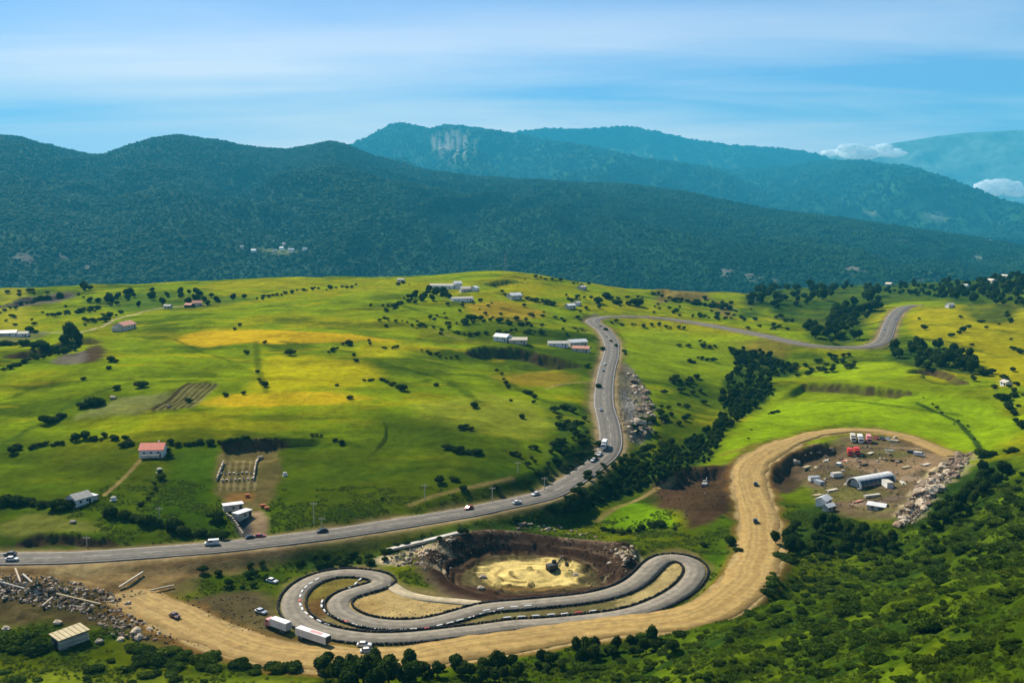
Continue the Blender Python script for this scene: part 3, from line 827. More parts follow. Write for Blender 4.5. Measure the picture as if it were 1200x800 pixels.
def hill(name, sil, dist, base_d, zb, nr, nc, relief, seed, a0=-40, a1=40, power=.8, back=1.35, KH=1.9):
    """sil: ridge line in photo pixels; dist(px): distance of the ridge"""
    sil = np.array(sil, float)
    A = np.radians(np.linspace(a0, a1, nc))
    px = 600 + np.tan(A) * FPX
    py = np.interp(px, sil[:, 0], sil[:, 1])
    py = smooth(py, 3) + fbm(px / 9, px * 0 + seed, 3, seed) * .7
    dc = dist(px) * KH
    d = ray(px, py); hd = np.hypot(d[:, 0], d[:, 1])
    zc = CAM_H + d[:, 2] / hd * dc
    t = np.concatenate([np.linspace(0, 1, nr), 1 + np.linspace(.03, back - 1, 14)])
    TT, AA = np.meshgrid(t, A, indexing='ij')
    b0 = base_d(px) * KH
    D = b0[None] + (dc - b0)[None] * TT
    prof = np.where(TT <= 1, np.clip(TT, 0, 1) ** power, 1 - ((TT - 1) / (back - 1)) ** 1.3 * .9)
    X, Y = D * np.sin(AA), D * np.cos(AA)
    env = np.sin(np.pi * np.clip(TT, 0, 1)) ** .7
    # spurs and hollows running down the slope
    X, Y = X / KH, Y / KH
    wx = X + fbm(X / 900, Y / 900, 2, seed + 5) * 420
    rg = 1 - np.abs(fbm(wx / 760, Y / 1900 + wx / 2500, 4, seed + 1)) * 2.2
    rg2 = 1 - np.abs(fbm(wx / 260 + Y / 900, Y / 480, 4, seed + 2)) * 2.0
    Z = zb + (zc[None] - zb) * prof + env * relief * KH * (rg * .80 + rg2 * .42 - .62)
    X, Y = X * KH, Y * KH
    Z = np.where(TT <= 1, np.minimum(Z, CAM_H + (zc[None] - CAM_H) / dc[None] * D - (1 - TT) * 1.0), Z)
    Z += fbm(X / 40, Y / 40, 2, seed + 3) * 8.0 * np.clip(env * 3, 0, 1)
    V = np.stack([X, Y, Z], -1).reshape(-1, 3)
    o = mesh_np(name, V, grid_faces(len(t), nc)[:, ::-1], M_HILL, None, True, 'structure')
    return o, X, Y, Z, TT
def hill_colour(o, col):
    ca = o.data.color_attributes.new('Col', 'FLOAT_COLOR', 'POINT')
    ca.data.foreach_set('color', np.concatenate([col.reshape(-1, 3), np.ones((col.size // 3, 1))], 1).astype(np.float32).ravel())
def to_px(X, Y, Z):
    cp, sp = math.cos(PITCH), math.sin(PITCH)
    dz = Z - CAM_H
    f = Y * cp - dz * sp
    u = Y * sp + dz * cp
    return 600 + X / f * FPX, 400 - u / f * FPX

S1 = [(-300,140),(-60,152),(0,158),(30,160),(70,172),(110,181),(130,182),(160,170),(190,161),(215,158),(250,163),(300,172),(340,175),(375,169),(392,164),(410,170),(440,182),(500,199),(560,207),(620,211),(680,214),(740,217),(800,225),(850,236),(900,246),(960,253),(1000,258),(1060,267),(1120,275),(1200,288),(1400,312),(1700,330)]
h1, X1, Y1, Z1, T1 = hill('wooded_hill', S1, lambda p: np.interp(p, [-200, 0, 600, 1200, 1500], [5200, 5200, 4700, 3900, 3600]), lambda p: np.interp(p, [0, 700, 900, 1200], [2250, 2250, 2350, 2400]), -135, 250, 640, 95, 901, KH=1.45)
c1 = np.tile(WOOD, (*X1.shape, 1))
q = fbm(X1 / 380, Y1 / 300, 4, 905)
c1 += (np.array((.015, .052, .015)) - c1) * sstep(0, .5, q)[..., None] * .6
c1 += (np.array((.008, .034, .013)) - c1) * sstep(0, .5, -q)[..., None] * .9
pxh, pyh = to_px(X1, Y1, Z1)
dv = fbm(X1 / 40, Y1 / 40, 3, 907)
def blob(c, px_, py_, pxx, pyy, rx, ry, col, a=1.0):
    d = np.hypot((px_ - pxx) / rx, (py_ - pyy) / ry) + dv * .45
    c += (np.asarray(col) - c) * (sstep(1.05, .55, d) * a * .8 * np.clip(.75 + dv * 1.3, 0, 1))[..., None]
for b_ in [(315,293,48,6,(.085,.11,.028)),(330,296,22,4,(.14,.15,.05)),(28,303,17,10,ROCKC*.7),(72,301,10,5,ROCKC*.55),(102,314,9,7,ROCKC*.55),(75,245,40,10,(.05,.07,.02)),(115,262,60,7,(.045,.065,.02)),
           (852,318,12,8,ROCKC*.6),(880,325,16,6,ROCKC*.7),(908,326,9,5,ROCKC*.7),(1000,318,16,8,ROCKC*.75),(1085,326,18,5,ROCKC*.6),(1145,303,8,4,(.20,.20,.15)),(1160,279,9,4,(.2,.2,.15)),(1062,281,16,3,(.18,.2,.15)),(1030,300,9,3,(.09,.12,.06)),(1080,320,60,4,(.07,.10,.03))]:
    blob(c1, pxh, pyh, *b_)
hill_colour(h1, c1)
S2 = [(150,300),(300,252),(385,190),(425,166),(450,151),(470,144.5),(488,147),(505,152),(525,147),(560,150.5),(600,157),(640,164),(700,174),(760,187),(850,199),(900,197),(950,190),(1000,187),(1060,196),(1100,209),(1130,220),(1160,234),(1200,244),(1300,266),(1500,300)]
h2, X2, Y2, Z2, T2 = hill('blue_mountain', S2, lambda p: np.interp(p, [0, 600, 1200], [7800, 7600, 7000]), lambda p: p * 0 + 4400, -60, 200, 640, 240, 931, power=.9)
c2 = np.tile(WOOD * 1.1, (*X2.shape, 1))
pxh, pyh = to_px(X2, Y2, Z2); dv = fbm(X2 / 60, Y2 / 60, 3, 937)
q = fbm(X2 / 500, Y2 / 400, 4, 935)
c2 += (np.array((.02, .07, .02)) - c2) * sstep(0, .5, q)[..., None]
for b_ in [(1098,254,20,8,(.14,.16,.13)),(1020,249,16,3,(.14,.16,.11)),(880,230,12,3,(.10,.13,.06))]:
    blob(c2, pxh, pyh, *b_)
cl = np.exp(-((pxh - 528) / 22) ** 2 - ((pyh - 170) / 13) ** 2) * (pxh > 505)
c2 += (ROCKC * 1.3 - c2) * (np.clip(cl * 1.6, 0, 1) * sstep(-.15, .25, fbm(X2 / 22, Y2 / 400, 3, 939)))[..., None]
hill_colour(h2, c2)
S3 = [(400,260),(520,190),(560,172),(600,155),(640,150.5),(690,151),(730,147.5),(770,155),(810,164),(850,170),(900,173),(950,180),(1000,197),(1100,232),(1300,300)]
h3, X3, Y3, Z3, T3 = hill('mountain_ridge', S3, lambda p: p * 0 + 9300, lambda p: p * 0 + 7900, -60, 110, 480, 260, 961, power=1.0)
c3 = np.tile(WOOD * 1.3, (*X3.shape, 1))
pxh, pyh = to_px(X3, Y3, Z3); dv = fbm(X3 / 90, Y3 / 60, 3, 967)
for k in range(22):
    blob(c3, pxh, pyh, 640 + k * 7.5, 171 + 16 * (k / 22) ** 1.3, 9, 2.2 + 1.5 * (k % 3), GRASSY * 1.6, .85)
for b_ in [(680,165,40,4,GRASSY*.8),(760,175,40,4,GRASSY*.8),(820,190,50,4,GRASSY*.6),(860,196,30,3,GRASSY)]:
    blob(c3, pxh, pyh, *b_)
hill_colour(h3, c3)
S4 = [(300,300),(700,246),(880,205),(980,180),(1060,164),(1120,156),(1180,153),(1260,150),(1400,158),(1700,200)]
h4, X4, Y4, Z4, T4 = hill('far_mountain', S4, lambda p: p * 0 + 15500, lambda p: p * 0 + 13000, -60, 40, 240, 200, 971, power=1.0)
c4 = np.tile(np.array((.10, .15, .12)), (*X4.shape, 1)); hill_colour(h4, c4)  # pale colour stands in for haze, the ridge lying outside the box

# ------------------------------------------------------------------ haze: one box of even air round camera, plain and hills
M_HAZE = bpy.data.materials.new('haze'); M_HAZE.use_nodes = True
tz = NT(M_HAZE.node_tree); tz.n.clear()
zo = tz.new('ShaderNodeOutputMaterial'); zp = tz.new('ShaderNodeVolumePrincipled')
zp.inputs['Color'].default_value = HAZE_COL
zp.inputs['Density'].default_value = HAZE_D
zp.inputs['Anisotropy'].default_value = 0.0
tz.link(zp.outputs[0], zo.inputs['Volume'])
x0, x1, y0, y1, z0, z1 = -16400.0, 16400.0, -400.0, 20000.0, -200.0, 2150.0
hv = [(x0,y0,z0),(x1,y0,z0),(x1,y1,z0),(x0,y1,z0),(x0,y0,z1),(x1,y0,z1),(x1,y1,z1),(x0,y1,z1)]
mesh_np('haze', hv, [(0,3,2,1),(4,5,6,7),(0,1,5,4),(1,2,6,5),(2,3,7,6),(3,0,4,7)], M_HAZE, None, False, 'stuff')

# ------------------------------------------------------------------ forest canopy on the near hill: one mass of crowns
def leaf_material(name, cols, trans=.25, sat=1.0):
    m, t, b = mat(name)
    oi = t.new('ShaderNodeObjectInfo')
    tc = t.new('ShaderNodeTexCoord')
    nz = t.noise(tc.outputs['Object'], 1.1, 3, .6)
    v = t.math('ADD', t.math('MULTIPLY', oi.outputs['Random'], .75), t.math('MULTIPLY', nz, .4))
    c = t.ramp(v, [(i / (len(cols) - 1), k) for i, k in enumerate(cols)])
    t.link(c, b.inputs['Base Color'])
    b.inputs['Roughness'].default_value = .8; b.inputs['Specular IOR Level'].default_value = .04
    tr = t.new('ShaderNodeBsdfTranslucent'); t.link(c, tr.inputs[0])
    mx = t.new('ShaderNodeMixShader'); mx.inputs[0].default_value = trans
    out = [q for q in t.n if q.type == 'OUTPUT_MATERIAL'][0]
    t.link(b.outputs[0], mx.inputs[1]); t.link(tr.outputs[0], mx.inputs[2]); t.link(mx.outputs[0], out.inputs[0])
    return m
M_LEAF = leaf_material('leaves', [(.014,.030,.003),(.024,.048,.004),(.044,.076,.005),(.028,.050,.004),(.062,.088,.006)], .3)
M_CANOPY = leaf_material('forest_leaves', [(.008,.040,.011),(.014,.058,.015),(.023,.074,.018),(.012,.052,.014)], .25)
M_BARK = plain('bark', (.07, .05, .035), .9, .1, .3)

def ico(sub, seed, amp, freq, flat=1.0):
    bm = bmesh.new(); bmesh.ops.create_icosphere(bm, subdivisions=sub, radius=1)
    v = np.array([p.co[:] for p in bm.verts]); f = np.array([[q.index for q in p.verts] for p in bm.faces])
    bm.free()
    nz = fbm(v[:, 0] * freq + v[:, 2] * 1.7 + seed, v[:, 1] * freq - v[:, 2] * 1.3 + seed, 3, seed)
    v = v * (1 + amp * nz)[:, None]; v[:, 2] *= flat
    return v, f
def leaf_quads(centres, normals, size, seed, n_tilt=.7):
    r = np.random.default_rng(seed)
    k = len(centres)
    nrm = normals + r.normal(0, n_tilt, (k, 3)); nrm /= np.linalg.norm(nrm, axis=1)[:, None]
    a = np.cross(nrm, r.normal(0, 1, (k, 3))); a /= np.linalg.norm(a, axis=1)[:, None]
    b = np.cross(nrm, a)
    s = size * r.uniform(.6, 1.35, k)[:, None]
    V = np.stack([centres - a * s - b * s * .3, centres + b * s * .7 - a * s * .1, centres + a * s + b * s * .2, centres - b * s * .75 + a * s * .15], 1).reshape(-1, 3)
    F = np.arange(4 * k).reshape(k, 4)
    return V, F
def crown_mesh(name, seed, lobes, nleaf, size, rx=1.0, rz=1.0, material=None, sub=2):
    """unit crown (radius about 1, base at z=0): dark inner lumps under a ragged coat of leaf clumps"""
    r = np.random.default_rng(seed)
    Vs, Fs = [], []; off = 0
    cen = []
    for i in range(lobes):
        a = r.uniform(0, 2 * math.pi); q = r.uniform(.15, .62) if i else 0
        rad = r.uniform(.38, .62) if i else .66
        c = np.array([math.cos(a) * q * rx, math.sin(a) * q * rx, (r.uniform(.45, 1.15) if i else .75) * rz])
        cen.append((c, rad))
        v, f = ico(sub, seed * 31 + i, .35, 1.6)
        v = v * rad * .82 * np.array([rx, rx, rz]) + c
        v[:, 2] = np.maximum(v[:, 2], -.02)
        Vs.append(v); Fs.append(np.concatenate([f, f[:, 2:3]], 1) + off); off += len(v)
        k = int(nleaf * rad ** 2 / (.66 ** 2 + (lobes - 1) * .25))
        d = r.normal(0, 1, (k, 3)); d[:, 2] = np.abs(d[:, 2]) * .9 - .25; d /= np.linalg.norm(d, axis=1)[:, None]
        p = c + d * rad * np.array([rx, rx, rz]) * r.uniform(.80, 1.18, (k, 1))
        p[:, 2] = np.maximum(p[:, 2], .03)
        lv, lf = leaf_quads(p, d, size, seed * 7 + i)
        Vs.append(lv); Fs.append(lf + off); off += len(lv)
    V = np.concatenate(Vs); F = [tuple(q[:3]) if q[2] == q[3] else tuple(q) for q in np.concatenate(Fs).tolist()]
    me = bpy.data.meshes.new(name)
    me.from_pydata(V.tolist(), [], F)
    me.materials.append(material or M_LEAF)
    return me
def gn_scatter(name, pts, scales, rots, protos, material_obj_kind='stuff', idx=None, squash=None):
    """one mass of many small copies: a point mesh with a node tree that sets a copy on each point"""
    me = bpy.data.meshes.new(name)
    n_ = len(pts)
    me.vertices.add(n_); me.vertices.foreach_set('co', np.asarray(pts, np.float32).ravel())
    a = me.attributes.new('sc', 'FLOAT_VECTOR', 'POINT'); a.data.foreach_set('vector', np.asarray(scales, np.float32).ravel())
    a = me.attributes.new('rt', 'FLOAT_VECTOR', 'POINT'); a.data.foreach_set('vector', np.asarray(rots, np.float32).ravel())
    a = me.attributes.new('ix', 'INT', 'POINT'); a.data.foreach_set('value', (rng.integers(0, len(protos), n_) if idx is None else idx).astype(np.int32))
    o = bpy.data.objects.new(name, me); C.objects.link(o); o['kind'] = material_obj_kind
    ng = bpy.data.node_groups.new(name, 'GeometryNodeTree')
    ng.interface.new_socket('Geometry', in_out='INPUT', socket_type='NodeSocketGeometry')
    ng.interface.new_socket('Geometry', in_out='OUTPUT', socket_type='NodeSocketGeometry')
    t = NT(ng)
    gi, go = t.new('NodeGroupInput'), t.new('NodeGroupOutput')
    iop = t.new('GeometryNodeInstanceOnPoints'); jn = t.new('GeometryNodeJoinGeometry')
    for p in reversed(protos):
        ob = t.new('GeometryNodeObjectInfo'); ob.inputs[0].default_value = p; ob.inputs['As Instance'].default_value = True
        t.link(ob.outputs['Geometry'], jn.inputs[0])
    iop.inputs['Pick Instance'].default_value = True
    def at_(nm, ty):
        q_ = t.new('GeometryNodeInputNamedAttribute', data_type=ty); q_.inputs[0].default_value = nm
        return q_.outputs[0]
    t.link(gi.outputs[0], iop.inputs['Points']); t.link(jn.outputs[0], iop.inputs['Instance'])
    t.link(at_('ix', 'INT'), iop.inputs['Instance Index']); t.link(at_('sc', 'FLOAT_VECTOR'), iop.inputs['Scale'])
    e2r = t.new('FunctionNodeEulerToRotation'); t.link(at_('rt', 'FLOAT_VECTOR'), e2r.inputs[0]); t.link(e2r.outputs[0], iop.inputs['Rotation'])
    t.link(iop.outputs[0], go.inputs[0])
    md = o.modifiers.new('scatter', 'NODES'); md.node_group = ng
    return o
def proto_obj(me):
    return bpy.data.objects.new(me.name, me)     # never linked: only the node trees read it
cano = []
M_CANOPY2 = leaf_material('forest_leaves_light', [(.018,.062,.014),(.027,.078,.018),(.034,.086,.018),(.022,.070,.016)], .25)
for s_ in range(8):
    v, f = ico(2, 300 + s_, .6, 2.0, .9)
    me = bpy.data.meshes.new('canopy_crown'); me.from_pydata(v.tolist(), [], f.tolist()); me.materials.append(M_CANOPY if s_ < 4 else M_CANOPY2)
    cano.append(proto_obj(me))
def canopy(name, X, Y, Z, T, col, count, s0, s1, ymean, patch):
    x, y, z, t_ = X.ravel(), Y.ravel(), Z.ravel(), T.ravel()
    ii = rng.integers(0, X.size, count * 3)
    w_ = (t_[ii] < 1.02) & (np.abs(np.arctan2(x[ii], y[ii])) < math.radians(31))
    keep = rng.random(len(ii)) < y[ii] / ymean
    ii = ii[w_ & keep & (col.reshape(-1, 3)[ii].sum(1) < .15)][:count]
    pt = fbm(x[ii] / patch, y[ii] / patch * .6, 4, 990)
    sc = rng.uniform(s0, s1, len(ii)) * (1 + pt * .7) * (.62 + .38 * y[ii] / ymean)
    ix = np.where(pt + rng.normal(0, .12, len(ii)) > .10, rng.integers(4, 8, len(ii)), rng.integers(0, 4, len(ii)))
    P = np.stack([x[ii] + rng.normal(0, s1, len(ii)), y[ii] + rng.normal(0, s1, len(ii)), z[ii] - sc * .3], 1)
    gn_scatter(name, P, np.stack([sc, sc, sc * rng.uniform(.7, 1.3, len(ii))], 1), np.stack([sc * 0, sc * 0, rng.uniform(0, 6.28, len(ii))], 1), cano, 'stuff', ix)
canopy('forest', X1, Y1, Z1, T1, c1, 190000, 5.0, 10.0, 7300, 620)
canopy('mountain_forest', X2, Y2, Z2, T2, c2, 70000, 13.5, 25, 14400, 1260)
canopy('ridge_forest', X3, Y3, Z3, T3, c3, 40000, 15.5, 27, 16700, 1400)
print('hills', round(time.time() - T0, 1))
# ------------------------------------------------------------------ bushes and trees
M_SHRUB = leaf_material('shrub_leaves', [(.012,.028,.002),(.034,.064,.003),(.066,.108,.005),(.022,.046,.003),(.105,.145,.006)], .3)
BUSH_ME = [crown_mesh('bush', 40 + i, 3 + i % 4, 620, .13, 1.0 + .12 * (i % 3), .72 + .08 * (i % 3)) for i in range(7)]
SHRUB_ME = [crown_mesh('shrub', 80 + i, 4 + i % 3, 900, .105, 1.2, .40 + .07 * (i % 4), M_SHRUB) for i in range(7)]
CROWN_ME = [crown_mesh('crown', 120 + i, 4 + i % 3, 800, .12, .95, .95 + .12 * (i % 3)) for i in range(6)]
def trunk_mesh(seed):
    """tapered trunk with three limbs, unit tree height about 2"""
    r = np.random.default_rng(seed)
    Vs, Fs, off = [], [], 0
    def limb(p0, p1, r0, r1):
        nonlocal off
        p0, p1 = np.array(p0, float), np.array(p1, float)
        ax = p1 - p0; ax /= np.linalg.norm(ax)
        u = np.cross(ax, (0.3, .9, .1)); u /= np.linalg.norm(u); w = np.cross(ax, u)
        a = np.arange(7) / 7 * 2 * math.pi
        ring = np.cos(a)[:, None] * u + np.sin(a)[:, None] * w
        mid = (p0 + p1) / 2 + r.normal(0, .03, 3)
        for p, q in ((p0, r0), (mid, (r0 + r1) / 2), (p1, r1)):
            Vs.append(p + ring * q)
        for k in range(2):
            for i in range(7):
                j = (i + 1) % 7
                Fs.append((off + k * 7 + i, off + k * 7 + j, off + k * 7 + 7 + j, off + k * 7 + 7 + i))
        off += 21
    limb((0, 0, -.15), (.02, .01, .75), .10, .06)
    for i in range(3):
        a = i * 2.1 + r.uniform(0, 1)
        limb((.02, .01, .55 + .06 * i), (math.cos(a) * .45, math.sin(a) * .45, 1.05 + .1 * i), .05, .02)
    me = bpy.data.meshes.new('trunk'); me.from_pydata(np.concatenate(Vs).tolist(), [], Fs); me.materials.append(M_BARK)
    return me
TRUNK_ME = [trunk_mesh(3 + i) for i in range(3)]

VEG = []     # kind, x, y, z, radius, label, group
def put(kind, px, py, size, label, group):
    """size: width in photo pixels"""
    x, y, z = hit(px, py, H2)
    for i in range(len(x)):
        dist = math.sqrt(x[i] ** 2 + y[i] ** 2 + (CAM_H - z[i]) ** 2)
        s = np.atleast_1d(size); s = s[i % len(s)]
        VEG.append((kind, x[i], y[i], z[i], max(.35, s * .5 / FPX * dist), label, group))
def row(kind, pts, size, gap, label, group, jit=.7):
    L = np.array(pts, float)
    for a, b in zip(L[:-1], L[1:]):
        k = max(1, int(np.hypot(*(b - a)) / gap))
        for t in np.arange(k) / k:
            p = a + (b - a) * t
            put(kind, p[0] + random.gauss(0, gap * jit * .5), p[1] + random.gauss(0, gap * jit * .3), size * random.uniform(.5, 1.35), label, group)
def in_poly(poly, x, y):
    P_ = np.array(poly, float); c = np.zeros(len(x), bool)
    for a, b in zip(P_, np.roll(P_, -1, 0)):
        if a[1] != b[1]:
            c ^= ((a[1] > y) != (b[1] > y)) & (x < (b[0] - a[0]) * (y - a[1]) / (b[1] - a[1]) + a[0])
    return c
def area(kind, poly, count, smin, smax, label, group, clump=None, thr=0.0):
    P_ = np.array(poly, float)
    got, tries = 0, 0
    while got < count and tries < 60:
        tries += 1
        x = rng.uniform(P_[:, 0].min(), P_[:, 0].max(), count); y = rng.uniform(P_[:, 1].min(), P_[:, 1].max(), count)
        ok = in_poly(poly, x, y)
        if clump:
            ok &= fbm(x / clump, y / (clump * .5), 3, 700 + len(VEG) % 13) > thr
        x, y = x[ok][:count - got], y[ok][:count - got]
        if len(x):
            put(kind, x, y, rng.uniform(smin, smax, len(x)), label, group)
        got += len(x)

# single bushes on the meadows
G_ = 'bushes dotted over the meadow'
put('bush', [275,281,288,290,310], [386,382,414,415,403], 5.5, 'tiny dark bush by the upper yellow strip of the wide meadow', G_)
put('bush', [302,304,307,311], [436,446,450,453], [6,6,6,9], 'dark bush in the short line across the middle of the yellow-green meadow', G_)
put('bush', [340], [416], 11, 'low wide dark bush alone below the upper yellow strip', G_)
put('bush', [395], [452], 6, 'small dark bush between the pale yellow field and the lower yellow strip', G_)
put('bush', [410], [467], 8, 'dark bush on the end of the lower yellow strip', G_)
put('bush', [415,417], [417,423], 6.5, 'small dark bush just below the clump on the meadow rim', G_)
put('bush', [427,435,448,453,460,471,466], [447,447,446,449,452,457,455], [5,8,7,6,10,11,8], 'round dark bush in the slanting line of bushes mid-meadow', G_)
put('bush', [511], [452], 8, 'lone dark bush at the end of a grassy fold', G_)
put('bush', [556], [477], 11, 'lone dark bush on the bright lower meadow', G_)
put('bush', [615,620,626,625,613], [460,462,466,472,460], [6,11,8,6,4], 'dark bush in the small knot on the bright meadow west of the highway', G_)
put('bush', [582,588,590,593,596], [435,439,445,450,455], [5,5,5,6,8], 'small dark bush in the string below the dark earth bank', G_)
put('bush', [130,136], [423,425], [10,6], 'dark bush beside the dark earth patch at the meadow edge', G_)
put('bush', [127,97,599], [432,445,470], [7,6,5], 'single small bush standing off the earth patch', G_)
put('bush', [166,137], [454,456], [15,9], 'dark round bush above the vegetable strips', G_)
put('bush', [222,265,285], [472,464,462], [9,8,6], 'dark bush at the start of the lower yellow strip', G_)
put('bush', [400,392], [520,517], [9,8], 'dark bush in the pair below the lower yellow strip', G_)
put('bush', [366,371,376], [511,511,512], 5, 'tiny bush in the trio east of the walled garden', G_)
put('bush', [524,532,538,548,558,563], [526,528,530,531,531,531], [13,10,13,11,14,8], 'large dark bush in the hedge run on the lower meadow', G_)
put('bush', [515,532,543], [566,563,573], [14,11,11], 'dark bush in the trio above the highway poles', G_)
put('bush', [582,448,612,545], [573,585,490,503], [10,5,9,8], 'lone dark bush on the deep green lower meadow', G_)
put('bush', [540,546,552], [503,501,504], [9,7,7], 'dark bush in the shaded fold of the lower meadow', G_)
put('bush', [796,807,824,832,820,826,838], [406,407,407,408,401,402,407], [6,6,7,7,5,4,5], 'small dark bush in the upper cluster on the meadow inside the highway bend', G_)
put('bush', [808,813,823,829,836,862,818], [424,425,421,422,423,427,420], [7,7,6,7,7,8,5], 'small dark bush in the lower cluster on the meadow inside the highway bend', G_)
put('bush', [905,911], [485,484], [8,6], 'dark bush at the edge of the bright field by the gully', G_)
put('bush', [1150,1180,1196,1165,1188], [378,368,414,455,465], [7,5,9,8,10], 'dark bush on the bright hill field east of the highway', G_)
put('bush', [1153,1160,1192], [440,438,452], [14,10,8], 'dark bush below the bright hill field', G_)
put('bush', [825,856,865,702], [640,638,646,560], [9,14,10,8], 'low dark bush on the grass between kart track and dirt road', G_)

# hedges
H_ = 'bushes of the field hedges'
row('bush', [(56,496),(76,487),(84,482)], 15, 5, 'dense bush in the dark hedge on the meadow slope', H_)
put('bush', [96,108,113,118], [478,475,473,474], [12,19,15,13], 'largest bushes at the upper end of the slope hedge', H_)
row('bush', [(15,529),(40,524),(75,521),(100,515),(125,514),(158,521)], 9, 6.5, 'bush in the loose hedge above the red-roofed house', H_)
row('bush', [(203,522),(232,520.5),(255,519)], 8, 5, 'bush in the thin hedge beside the red-roofed house', H_)
row('bush', [(256,518),(290,516),(326,515)], 6, 5, 'bush along the top of the red earth bank', H_)
put('bush', [152,195,199,143], [522,530,536,524], [13,11,10,10], 'dark bush beside the walls of the red-roofed house', H_)
row('bush', [(188,553),(184,567),(177,580),(166,592),(158,598)], 10, 6, 'bush in the curved hedge below the red-roofed house', H_)
row('bush', [(0,592),(28,590),(60,597),(84,597)], 14, 6, 'dark bush in the hedge west of the white house', H_)
row('bush', [(125,605),(160,611),(196,618),(216,626),(240,629),(268,633)], 15, 6.5, 'dark bush in the long hedge above the highway', H_)
row('bush', [(252,607),(258,612),(256,620)], 14, 6, 'dark bush beside the farmyard wall', H_)
row('bush', [(0,436),(18,432),(34,424),(62,416),(92,408)], 9, 5, 'bush in the hedge along the dark bank', H_)
row('bush', [(0,404),(20,405),(44,407),(64,409),(80,408),(95,402)], 11, 6, 'dark bush in the hedge below the grey shed', H_)
row('bush', [(36,388),(48,391)], 8, 6, 'low bush beside the grey shed', H_)
row('bush', [(56,370),(80,369),(100,366),(118,361)], 8, 4.5, 'bush in the short hedge between pale meadows', H_)
row('bush', [(100,381),(112,377),(130,372),(150,364)], 7, 6, 'bush along the farm lane', H_)
row('bush', [(0,366),(12,362),(30,357),(50,352),(80,348)], 6, 6, 'small bush along the upper dark bank', H_)
row('bush', [(300,351),(330,346),(360,340),(395,338),(420,335)], 5, 5, 'tiny bush in the hedge on the far meadow rim', H_)
row('bush', [(384,414),(392,409),(402,406),(415,404)], 9, 4, 'dense bush in the clump on the meadow rim', H_)
row('bush', [(448,409),(458,408),(470,408)], 6.5, 4, 'bush in the small clump beside the pale yellow patch', H_)
row('bush', [(424,402),(440,408),(480,410)], 4, 12, 'tiny bush on the pale yellow patch', H_)
row('bush', [(495,412),(510,416),(522,420),(536,422)], 6, 4.5, 'bush in the line leading to the dark earth bank', H_)
row('bush', [(448,359),(462,359),(478,354),(492,355)], 7, 5, 'bush in the hedge below the far village', H_)
row('bush', [(476,379),(490,383),(506,386),(524,388),(540,391),(546,395)], 5, 7, 'bush in the slanting broken line on the far meadow', H_)
row('bush', [(545,381),(552,376),(558,372)], 9, 4, 'dark bush on the knoll by the far fold', H_)
row('bush', [(545,393),(575,391),(600,390),(640,392)], 7, 6, 'bush along the shaded fold near the highway bend', H_)
row('bush', [(562,374),(580,376),(600,379),(630,383)], 7, 6, 'bush along the upper shaded fold', H_)
row('bush', [(588,342),(602,346),(622,352),(640,356),(655,356)], 8, 6, 'bush in the hedge by the far farm', H_)
row('bush', [(468,333),(480,333),(490,335)], 5, 6, 'tiny bush on the skyline of the meadow', H_)
row('bush', [(10,333),(22,331),(32,333)], 5, 5, 'tiny bush on the far meadow skyline', H_)
row('bush', [(620,328),(640,327),(665,331),(690,336),(700,342)], 4.5, 6, 'tiny bush dotted on the far knoll', H_)
row('bush', [(672,350),(690,348),(700,352)], 6, 6, 'bush beside the far sheds', H_)
row('bush', [(702,354),(712,350),(728,356),(745,358),(760,359)], 11, 6, 'dark bush in the hedge beyond the highway bend', H_)
row('bush', [(764,347),(785,350),(805,354),(830,358),(862,362)], 8, 6, 'dark bush on the brown ridge beyond the highway', H_)
row('bush', [(790,367),(810,371),(840,372),(870,376)], 6, 7, 'bush on the verge beyond the highway', H_)
row('bush', [(712,378),(740,380),(775,382),(810,387)], 5, 7, 'low bush under the highway bend', H_)
row('bush', [(703,385),(712,395),(728,412),(740,420)], 5, 7, 'low bush on the inner side of the bend', H_)
row('bush', [(686,384),(700,395),(705,412),(700,430),(697,450),(693,470)], 5.5, 14, 'bush along the west verge of the highway', H_)
row('bush', [(1173,468),(1182,480),(1192,494),(1202,508)], 12, 7, 'bush in the hedge at the edge of the bright field', H_)
row('bush', [(1085,470),(1130,500),(1148,524)], 3.5, 9, 'tiny bush on the field ditch', H_)
row('bush', [(1152,533),(1166,534),(1180,531),(1198,531)], 15, 8, 'dark bush at the field corner above the scrub slope', H_)
row('bush', [(706,622),(728,624),(752,620),(780,616),(800,618)], 11, 7, 'dark bush in the hedge east of the pit', H_)
row('bush', [(905,486),(890,506),(860,516)], 4, 12, 'small bush on the edge of the bright field', H_)

# woods, gully and scrub
Wd = 'trees of the gully wood'
GUL = [(852,408),(890,412),(925,425),(930,438),(900,446),(905,462),(880,482),(850,507),(830,540),(790,560),(745,576),(700,592),(690,600),(645,606),(640,597),(690,580),(745,550),(800,520),(842,495),(857,460),(845,450),(868,430)]
area('tree', GUL, 560, 4, 8.5, 'leafy tree in the dark wood along the gully', Wd)
area('tree', [(845,460),(880,470),(905,462),(880,485),(850,508),(838,500)], 30, 7, 11, 'leafy tree in the dark wood along the gully', Wd)
area('bush', [(730,520),(800,500),(840,470),(820,440),(780,440),(762,470)], 40, 5, 10, 'bush on the rough grass between highway and gully', 'scrub beside the gully')
area('bush', [(700,548),(740,530),(800,515),(790,530),(740,560),(690,580),(640,596),(660,578)], 55, 6, 12, 'bush on the rough grass between highway and gully', 'scrub beside the gully')
area('bush', [(642,470),(690,482),(704,520),(692,546),(650,562),(605,574),(640,545),(655,505)], 58, 6, 12, 'bush on the shaded bank west of the highway', 'scrub on the highway bank')
area('bush', [(335,656),(440,648),(560,618),(640,602),(690,600),(620,612),(530,628),(440,662),(340,672)], 48, 6, 12, 'low bush on the dark strip between highway and kart track', 'scrub between highway and track')
